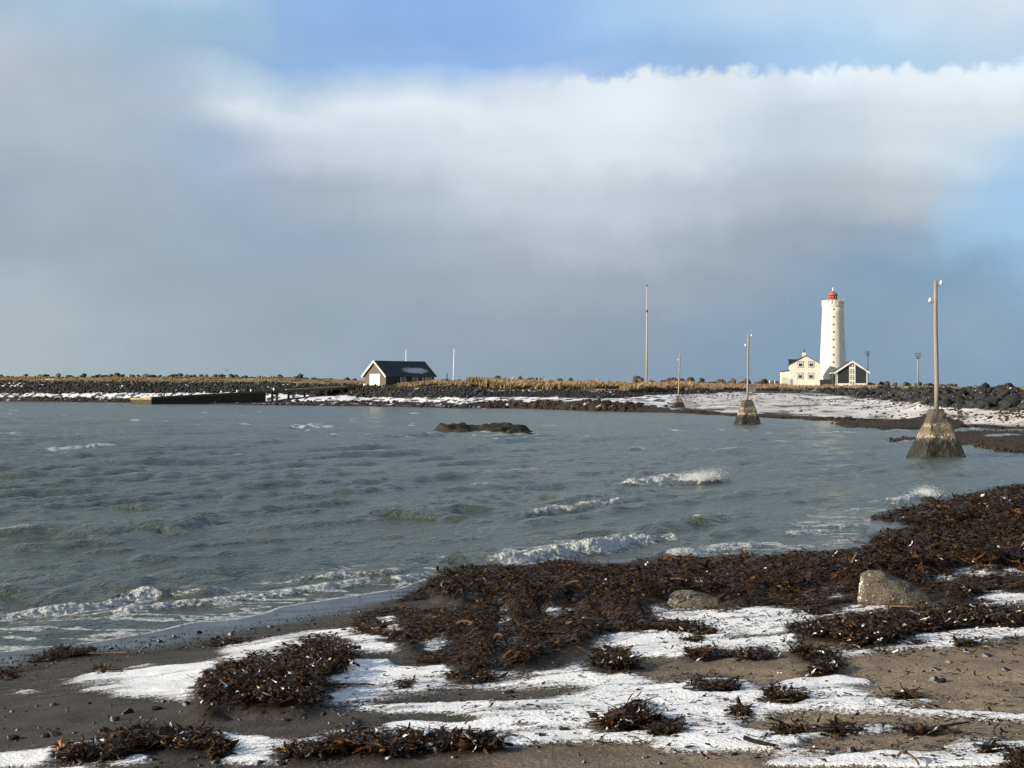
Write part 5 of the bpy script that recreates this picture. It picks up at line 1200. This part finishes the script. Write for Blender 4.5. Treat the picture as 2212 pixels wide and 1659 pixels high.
# ------------------------------------------------------------------ boathouse
HW, HL, EV, RI = 7.4, 14.4, 2.45, 3.25
bc = (-30.5, 329.6, 3.80); TH = math.radians(-45)
bh_ = thing('boathouse', 'dark boathouse with cream double doors and a snow patched roof', 'boathouse', bc, TH)
h2 = HW / 2
gbl = MB().prism([(-h2, -.6), (h2, -.6), (h2, EV), (0, EV + RI - .2), (-h2, EV)], 0, .25).build('gable_wall', M_PLANK, bh_)
MB().prism([(-h2, -.6), (h2, -.6), (h2, EV), (0, EV + RI - .2), (-h2, EV)], .253, HL).build('wall', M_DKBOARD, bh_)
sl = (RI - .2) / h2
hr = roof_slab(-h2 - .45, h2 + .45, EV + RI - .2, sl, .2, -.4, HL + .45, M_HUTROOF, bh_)
bb = MB()
for sg in (1, -1): xe = h2 + .5; bb.prism([(0, EV + RI - .38), (sg * xe, EV + RI - .38 - sl * xe), (sg * xe, EV + RI + .06 - sl * xe), (0, EV + RI + .06)], -.47, -.403)
bb.build('bargeboard', M_TRIM, hr)
MB().box(-h2 - .03, -.03, -.65, h2 + .5, HL, -.42).build('footing', M_STAINW, bh_)
for x0, x1 in ((-1.72, -.02), (.02, 1.72)):
    d = MB().box(x0, -.07, -.3, x1, -.003, EV + .28).build('door', M_DOORW, bh_)
    rails = MB()
    for z in (-.25, 1.1, EV + .05): rails.box(x0 + .08, -.11, z, x1 - .08, -.0705, z + .16)
    rails.build('door_rail', M_DOORW, d)
MB().box(-.22, -.16, 1.0, -.1, -.1105, 1.25).build('door_latch', M_METAL, bh_)
def side_window(y0, z0, y1, z1):
    w = MB().box(h2 + .002, y0, z0, h2 + .08, y1, z1).build('window', M_TRIM, bh_)
    MB().box(h2 + .0805, y0 + .1, z0 + .12, h2 + .10, y1 - .1, z1 - .1).build('pane', M_GLASS, w)
for y0, y1 in ((4.3, 5.9), (7.9, 9.4)): side_window(y0, .75, y1, 2.2)
for y in (10.7, 11.55, 12.35, 13.15): side_window(y, 1.05, y + .48, 2.2)
tag(MB().lathe([(.3, 0), (.36, .1), (.38, .7), (.4, .75), (.34, .78)], 14).build('barrel', M_WPOLE, smooth=True, loc=(bc[0] + math.cos(TH) * -2.6 - .5, bc[1] - math.sin(TH) * 2.6 - .4, 3.55)), 'small pale barrel by the boathouse doors', 'barrel')

# ------------------------------------------------------------------ slipway
Fp = Vector((-75.1, 309)); dd = Vector((.915, .403)); nn_ = Vector((.403, -.915)); Gp = Fp + Vector((-5.2, 3.4)); wid = (Gp - Fp).dot(-nn_); LEN = 50.5
zz_ = lambda s: 1.25 + 2.6 * s / 50
sw = thing('slipway', 'dark concrete and timber slipway sloping from the boathouse into the bay', 'slipway', (Fp.x, Fp.y, 0))
def sp(s, w): v = Fp + dd * s - nn_ * w - Fp; return (v.x, v.y)
def body(s0, s1, w0, w1, zt, zb, skew=False):
    mb = MB(); pts = [(s0, w0), (s1, w0), (s1, w1), (s0, w1)]
    if skew: g = Gp - Fp; pts[3] = (g.dot(dd), g.dot(-nn_))
    top = [(*sp(s, w), zt(s)) for s, w in pts]; bot = [(*sp(s, w), zb(s)) for s, w in pts]
    return mb.add(bot + top, [(0,3,2,1),(4,5,6,7),(0,1,5,4),(1,2,6,5),(2,3,7,6),(3,0,4,7)])
SB = 24.2
M_QUAY = simple('dark_quay', (.022, .020, .016), .8, .5, .5, .03)
M_LICH = simple('yellow_lichen_concrete', (.06, .052, .024), .85, .7, 2.2, .02)
M_MOSS = simple('mossy_deck', (.040, .044, .026), .85, .4, .8, stretch=(.3, .3, 1))
body(0, SB, 0, wid, lambda s: zz_(s) - .3, lambda s: -1.2, True).build('retaining_wall', M_QUAY, sw)
body(0, LEN, -.05, wid + .05, lambda s: zz_(s), lambda s: zz_(s) - .297, True).build('deck', M_MOSS, sw)
body(0, LEN, -.12, .3, lambda s: zz_(s) + .28, lambda s: zz_(s) + .003).build('kerb', M_DKWOOD, sw)
body(30, LEN, wid - .3, wid + .1, lambda s: zz_(s) + .35, lambda s: zz_(s) + .003).build('kerb', simple('lit_kerb', (.55, .47, .28), .8, .3, 1), sw)  # far kerb, light on its top put into the pale colour
g = Gp - Fp; en = Vector((-(g.y), g.x)).normalized(); en = en if en.x < 0 else -en
eb = MB(); o3 = en * .12
eb.add([(0 + en.x*.003, en.y*.003, -1.2), (g.x + en.x*.003, g.y + en.y*.003, -1.2), (g.x + o3.x, g.y + o3.y, -1.2), (o3.x, o3.y, -1.2), (en.x*.003, en.y*.003, 1.3), (g.x + en.x*.003, g.y + en.y*.003, 1.3), (g.x + o3.x, g.y + o3.y, 1.3), (o3.x, o3.y, 1.3)], [(0,3,2,1),(4,5,6,7),(0,1,5,4),(1,2,6,5),(2,3,7,6),(3,0,4,7)])
eb.build('end_wall', M_LICH, sw)
cb = MB(); cb.add([(v[0] * 1.0 + en.x * .13, v[1] + en.y * .13, v[2]) for v in ((0, 0, .95), (g.x, g.y, .95), (g.x + en.x * .06, g.y + en.y * .06, .95), (en.x * .06, en.y * .06, .95), (0, 0, 1.28), (g.x, g.y, 1.28), (g.x + en.x * .06, g.y + en.y * .06, 1.28), (en.x * .06, en.y * .06, 1.28))], [(0,3,2,1),(4,5,6,7),(0,1,5,4),(1,2,6,5),(2,3,7,6),(3,0,4,7)])
cb.build('end_lit_strip', simple('lit_lichen_strip', (.34, .27, .12), .85, .5, 1.5), sw)  # lichen strip coloured paler to stand in for sunlight along the wall top
for i in range(7):
    s = SB + 2.6 + i * 3.65; bm_ = body(s - .2, s + .2, .1, wid - .1, lambda q: zz_(q) - .3, lambda q: zz_(q) - .7).build('cross_beam', M_DKWOOD, sw)
    for w_ in (.5, wid - .6):
        x, y = sp(s, w_); gzz = farz1(Fp.x + x, Fp.y + y) - .6
        MB().lathe([(.27, gzz), (.24, zz_(s) - .703)], 10, (x, y)).build('pile', M_STAINW, sw, smooth=True)
for s in (3.0, 7.5, 11.0, 14.6, 18.0, 21.0, 26.0): x, y = sp(s, .1); MB().lathe([(.16, zz_(s) + .283), (.16, zz_(s) + .55), (.24, zz_(s) + .6), (.2, zz_(s) + .75)], 8, (x, y)).build('mooring_post', M_WPOLE, sw)

# ------------------------------------------------------------------ old cable poles on pyramids, masts and posts
def fz(fx, fy): return (fx / 1.8228, fy / 1.8228)
def pyramid_pole(fx, fyb, Y, base_w, top_w, fy_top, fy_pole, lean, yaw, label, ins, zbase=None, arch=False):
    c = P(*fz(fx, fyb), Y); zb = 0 if zbase is None else zbase; zt = P(*fz(fx, fy_top), Y)[2] - zb; zp = P(*fz(fx, fy_pole), Y)[2] - zb
    t = thing('cable_pole', label, 'pole', (c[0], Y, zb), math.radians(yaw), 'old poles on concrete pyramids')
    b2, t2 = base_w / 2, top_w / 2; n = 14; ex = (b2 - t2) / zt; mb = MB(); vs = []; fs = []
    lv = [-.7 + (zt + .7) * i / n for i in range(n + 1)]; m = 40; rq = np.random.default_rng(int(fx))
    for z in lv:
        r = t2 + (zt - z) * ex
        for j in range(m):
            s = j / m * 4; k = int(s); f_ = s - k; cs = [(-r, -r), (r, -r), (r, r), (-r, r)]; a, b = cs[k], cs[(k + 1) % 4]
            x, y = a[0] + (b[0] - a[0]) * f_, a[1] + (b[1] - a[1]) * f_; dd_ = max(abs(x), abs(y)); rnd = math.hypot(x, y); cut = min(1, r * 1.33 / rnd); x *= cut; y *= cut
            e = (vn(np.array([x * 3 + 7]), np.array([y * 3 + z * 3.1]), 5)[0] - .5) * .10 + (vn(np.array([x * 9 + 7]), np.array([y * 9 + z * 9.1]), 6)[0] - .5) * .035
            vs.append((x * (1 + e / r), y * (1 + e / r), z))
    for i in range(n):
        for j in range(m): k = (j + 1) % m; fs.append((i*m+j, i*m+k, (i+1)*m+k, (i+1)*m+j))
    fs.append(tuple(n * m + j for j in range(m))); mb.add(vs, fs).build('pyramid_base', M_PYR, t, smooth=False)
    ry = -math.radians(yaw); lx, ly = lean * math.cos(ry), lean * math.sin(ry); r = .0125 * (zp - zt) + .012 if Y > 80 else .092
    pts = [(lx * q + .012 * math.sin(q * 7), ly * q, zt - .05 + (zp - zt + .05) * q) for q in (0, .2, .4, .6, .8, 1)]
    MB().tube(pts, [r * (1.12 - .24 * q) for q in (0, .2, .4, .6, .8, 1)], 14).build('pole', M_WOOD, t, smooth=True)
    for sx, fr in ins:
        z = zt + (zp - zt) * fr; cxx, cyy = lx * fr, ly * fr; ux, uy = math.cos(ry) * sx, math.sin(ry) * sx
        hk = MB().tube([(cxx + ux * r * .8, cyy + uy * r * .8, z + .03), (cxx + ux * .16, cyy + uy * .16, z - .06), (cxx + ux * .24, cyy + uy * .24, z - .03), (cxx + ux * .25, cyy + uy * .25, z + .08)], .018, 6).build('insulator_hook', M_METAL, t, smooth=True)
        MB().lathe([(.03, z + .02), (.075, z + .04), (.085, z + .10), (.05, z + .13), (.06, z + .17), (.035, z + .21)], 10, (cxx + ux * .25, cyy + uy * .25)).build('insulator', M_CERAM, hk, smooth=True)
    if arch:
        rr_ = .55; pr_ = [(rr_ * math.cos(math.pi * i / 10), -.1 + .9 * math.sin(math.pi * i / 10)) for i in range(11)]
        MB().prism(pr_, -b2 - .12, -b2 + .55).build('arch_shade', M_QUAY, t)  # solid arch, its dark colour stands in for the shade inside a hole
    return t
pyramid_pole(3400 + 598 / 2.0744, 1796, 67.0, 2.1, .5, 1080 + 1100 / 2.0744, 1080 + 52 / 2.0744, -.055, 3, 'nearest and tallest cable pole, standing in the water on a weed stained concrete pyramid', [(1, .965), (-1, .83)])
pyramid_pole(2943, 1671, 128.7, 2.0, .72, 1574, 1080 + 465 / 1.954, .10, 6, 'middle cable pole on a concrete pyramid at the water\'s edge', [(1, .97), (-1, .82)])
zb3 = farz1((2671 - 2016) / 5835 * 206, 206)
pyramid_pole(2671, 1608, 206.0, 1.75, .55, 1561, 1389, .27, 6, 'farthest leaning cable pole on an arched concrete pyramid on the beach', [(-1, .82)], zbase=zb3 - .1, arch=True)
def mast(name, label, cat, fx, fyt, Y, r0, r1, mat, lean=0, group=None, extra=None, splice=None):
    X = (fx - 2016) / 5835 * Y; zb = farz1(X, Y) - .3; zt = P(*fz(fx, fyt), Y)[2] - zb
    t = thing(name, label, cat, (X, Y, zb), 0, group)
    MB().tube([(0, 0, 0), (lean * .5, 0, zt * .5), (lean, 0, zt)], [r0, (r0 + r1) / 2, r1], 10).build('shaft', mat, t, smooth=True)
    if splice: MB().lathe([(r0 * 1.1, zt * splice - .25), (r0 * 1.1, zt * splice + .25)], 10, (lean * splice, 0)).build('splice_band', M_DKWOOD, t)
    if extra: extra(t, zt, lean)
    return t
def cap_fn(t, zt, lean): MB().lathe([(.05, zt), (.22, zt + .05), (.22, zt + .12), (.05, zt + .3)], 8, (lean, 0)).build('mast_cap', M_DKWOOD, t)
mast('flag_mast', 'very tall thin bare wooden mast on the grassy shore, left of the leaning pole', 'mast', 2546, 1127, 330, .20, .12, simple('pale_mast_wood', (.42, .38, .31), .8, .25, 4, stretch=(6, 6, .3)), .12, None, cap_fn, .755)
def arms(t, zt, lean):
    for dz, w in ((-.15, .5), (-.62, .55), (-1.1, .32)):
        a = MB().box(-w, -.16, zt + dz - .07, w, -.06, zt + dz + .07).build('crossarm', M_DKWOOD, t)
        for sx in (-1, -.35, .35, 1):
            if abs(sx) == 1: MB().lathe([(.05, zt + dz + .073), (.09, zt + dz + .2), (.05, zt + dz + .34)], 8, (sx * (w - .12), -.11)).build('insulator', M_DKWOOD, a)
mast('utility_pole', 'dark utility pole with crossarms just right of the dark gabled house', 'utility pole', 3000 + 1500 / 3.606, 1100 + 1022 / 3.606, 362, .15, .11, M_DKWOOD, .1, 'utility poles behind the rock bank', arms)
mast('utility_pole', 'pale utility pole with dark crossarms standing alone right of the houses', 'utility pole', 2900 + 1395 / 1.954, 1080 + 606 / 1.954, 300, .16, .12, M_WOOD, .05, 'utility poles behind the rock bank', arms)
def knob(t, zt, lean): MB().lathe([(.03, zt), (.12, zt + .06), (.12, zt + .16), (.03, zt + .22)], 8, (lean, 0)).build('pole_knob', M_WPOLE, t)
mast('flagpole', 'white flagpole rising behind the boathouse roof', 'flagpole', 1300 + 822 / 2.765, 1350 + 88 / 2.765, 350, .11, .07, M_WPOLE, .1, 'white flagpoles by the boathouse', knob)
mast('flagpole', 'white flagpole standing clear to the right of the boathouse', 'flagpole', 1300 + 1337 / 2.765, 1350 + 76 / 2.765, 335, .10, .07, M_WPOLE, .28, 'white flagpoles by the boathouse', knob)
for lb, fx, fyt, Y, r, m in (('thick dark post between the boathouse and the right flagpole', 1300 + 1272 / 2.765, 1350 + 330 / 2.765, 340, .12, M_DKWOOD), ('white topped post right of the right flagpole', 1300 + 1540 / 2.765, 1350 + 338 / 2.765, 345, .10, M_METAL),
    ('thin post above the left end of the yellow grass bank', 1900 + 125 / 2.212, 1100 + 846 / 2.212, 350, .06, M_DKWOOD), ('thin post next to the leftmost thin post on the plateau', 1900 + 172 / 2.212, 1100 + 848 / 2.212, 350, .05, M_DKWOOD), ('pale thin post on the plateau above the yellow grass', 1900 + 262 / 2.212, 1100 + 848 / 2.212, 350, .06, M_WPOLE),
    ('tall thin post on the plateau, mid way to the tall mast', 1900 + 340 / 2.212, 1100 + 830 / 2.212, 350, .06, M_DKWOOD), ('thin post beside the snow patch on the plateau', 1900 + 462 / 2.212, 1100 + 838 / 2.212, 350, .05, M_METAL), ('slanting thin post beside the snow patch on the plateau', 1900 + 505 / 2.212, 1100 + 834 / 2.212, 350, .05, M_DKWOOD),
    ('white fence post left of the white house', 3000 + 108 / 3.606, 1100 + 1436 / 3.606, 362, .12, M_WPOLE), ('second white fence post, nearer the white house', 3000 + 182 / 3.606, 1100 + 1430 / 3.606, 362, .10, M_WPOLE)):
    X = (fx - 2016) / 5835 * Y; zb = farz1(X, Y) - .3; zt = max(.9, P(*fz(fx, fyt), Y)[2] - zb)
    tag(MB().tube([(0, 0, 0), (.9 if 'slanting' in lb else .03, 0, zt)], [r, r * .8], 8).build('fence_post', m, loc=(X, Y, zb)), lb, 'post', 'posts on the far shore')
X = (2900 + 113 / 1.954 - 2016) / 5835 * 300; tag(MB().box(-.9, -.5, 0, .9, .5, 1.6).box(-1.0, -.6, 1.603, 1.0, .6, 1.75).build('concrete_block', M_STAINW, loc=(X, 300, farz1(X, 300) - .2)), 'square grey concrete block in the grass behind the middle pole', 'block')

# ------------------------------------------------------------------ gulls
M_GULL = simple('white_feathers', (.85, .85, .86), .6, .04, 4); M_GULLG = simple('grey_feathers', (.42, .44, .47), .6, .1, 4); M_BIRDD = simple('dark_feathers', (.05, .05, .055), .7, .2, 4)
def gull(x, y, Y, heading, wing, label, body=M_GULL, wm=M_GULLG, k=1.0):
    c = P(x, y, Y); t = thing('flying_bird', label, 'bird', tuple(c), heading, 'birds in flight')
    MB().tube([(-.30, 0, -.01), (-.22, 0, .0), (-.08, 0, 0), (.08, 0, .01), (.18, 0, .03), (.24, 0, .045), (.29, 0, .035), (.34, 0, .02)], [v * k for v in (.015, .035, .075, .08, .055, .05, .035, .008)], 10).build('body', body, t, smooth=True)
    for sy in (-1, 1):
        mb = MB(); prof = [(0, 0, .03), (.28, .02, .28 * wing), (.52, -.06, .30 * wing)]
        vs = []; 
        for (sp_, bk, up_), ch in zip([(.03, 0, .02), (.28, .03, .5 * wing * .5), (.46, .0, .52 * wing * .6), (.62, -.12, .44 * wing * .6)], (.16, .15, .11, .03)):
            vs += [(bk + ch / 2, sy * sp_, up_), (bk - ch / 2, sy * sp_, up_ - .01), (bk, sy * sp_, up_ + .018)]
        fs = []
        for i in range(3):
            b = i * 3
            for p, q in ((0, 1), (1, 2), (2, 0)): fs.append((b + p, b + q, b + 3 + q, b + 3 + p))
        fs += [(0, 2, 1), (9, 10, 11)]
        mb.add(vs, fs).build('wing', wm, t)
    return t
gull(267, 749, 320, .15, .5, 'white gull flying over the left shore, higher of the pair', wm=M_GULL); gull(374, 782, 330, .1, .35, 'white gull flying over the left shore, lower of the pair', wm=M_GULL)
gull(491, 801, 350, 1.2, 1.6, 'dark bird flying low over the left skyline', M_BIRDD, M_BIRDD, .8); gull(1704, 655, 380, .4, .9, 'small pale bird in the sky left of the lighthouse', k=.7)
for o in bpy.data.objects:
    if 'used' in o: del o['used']
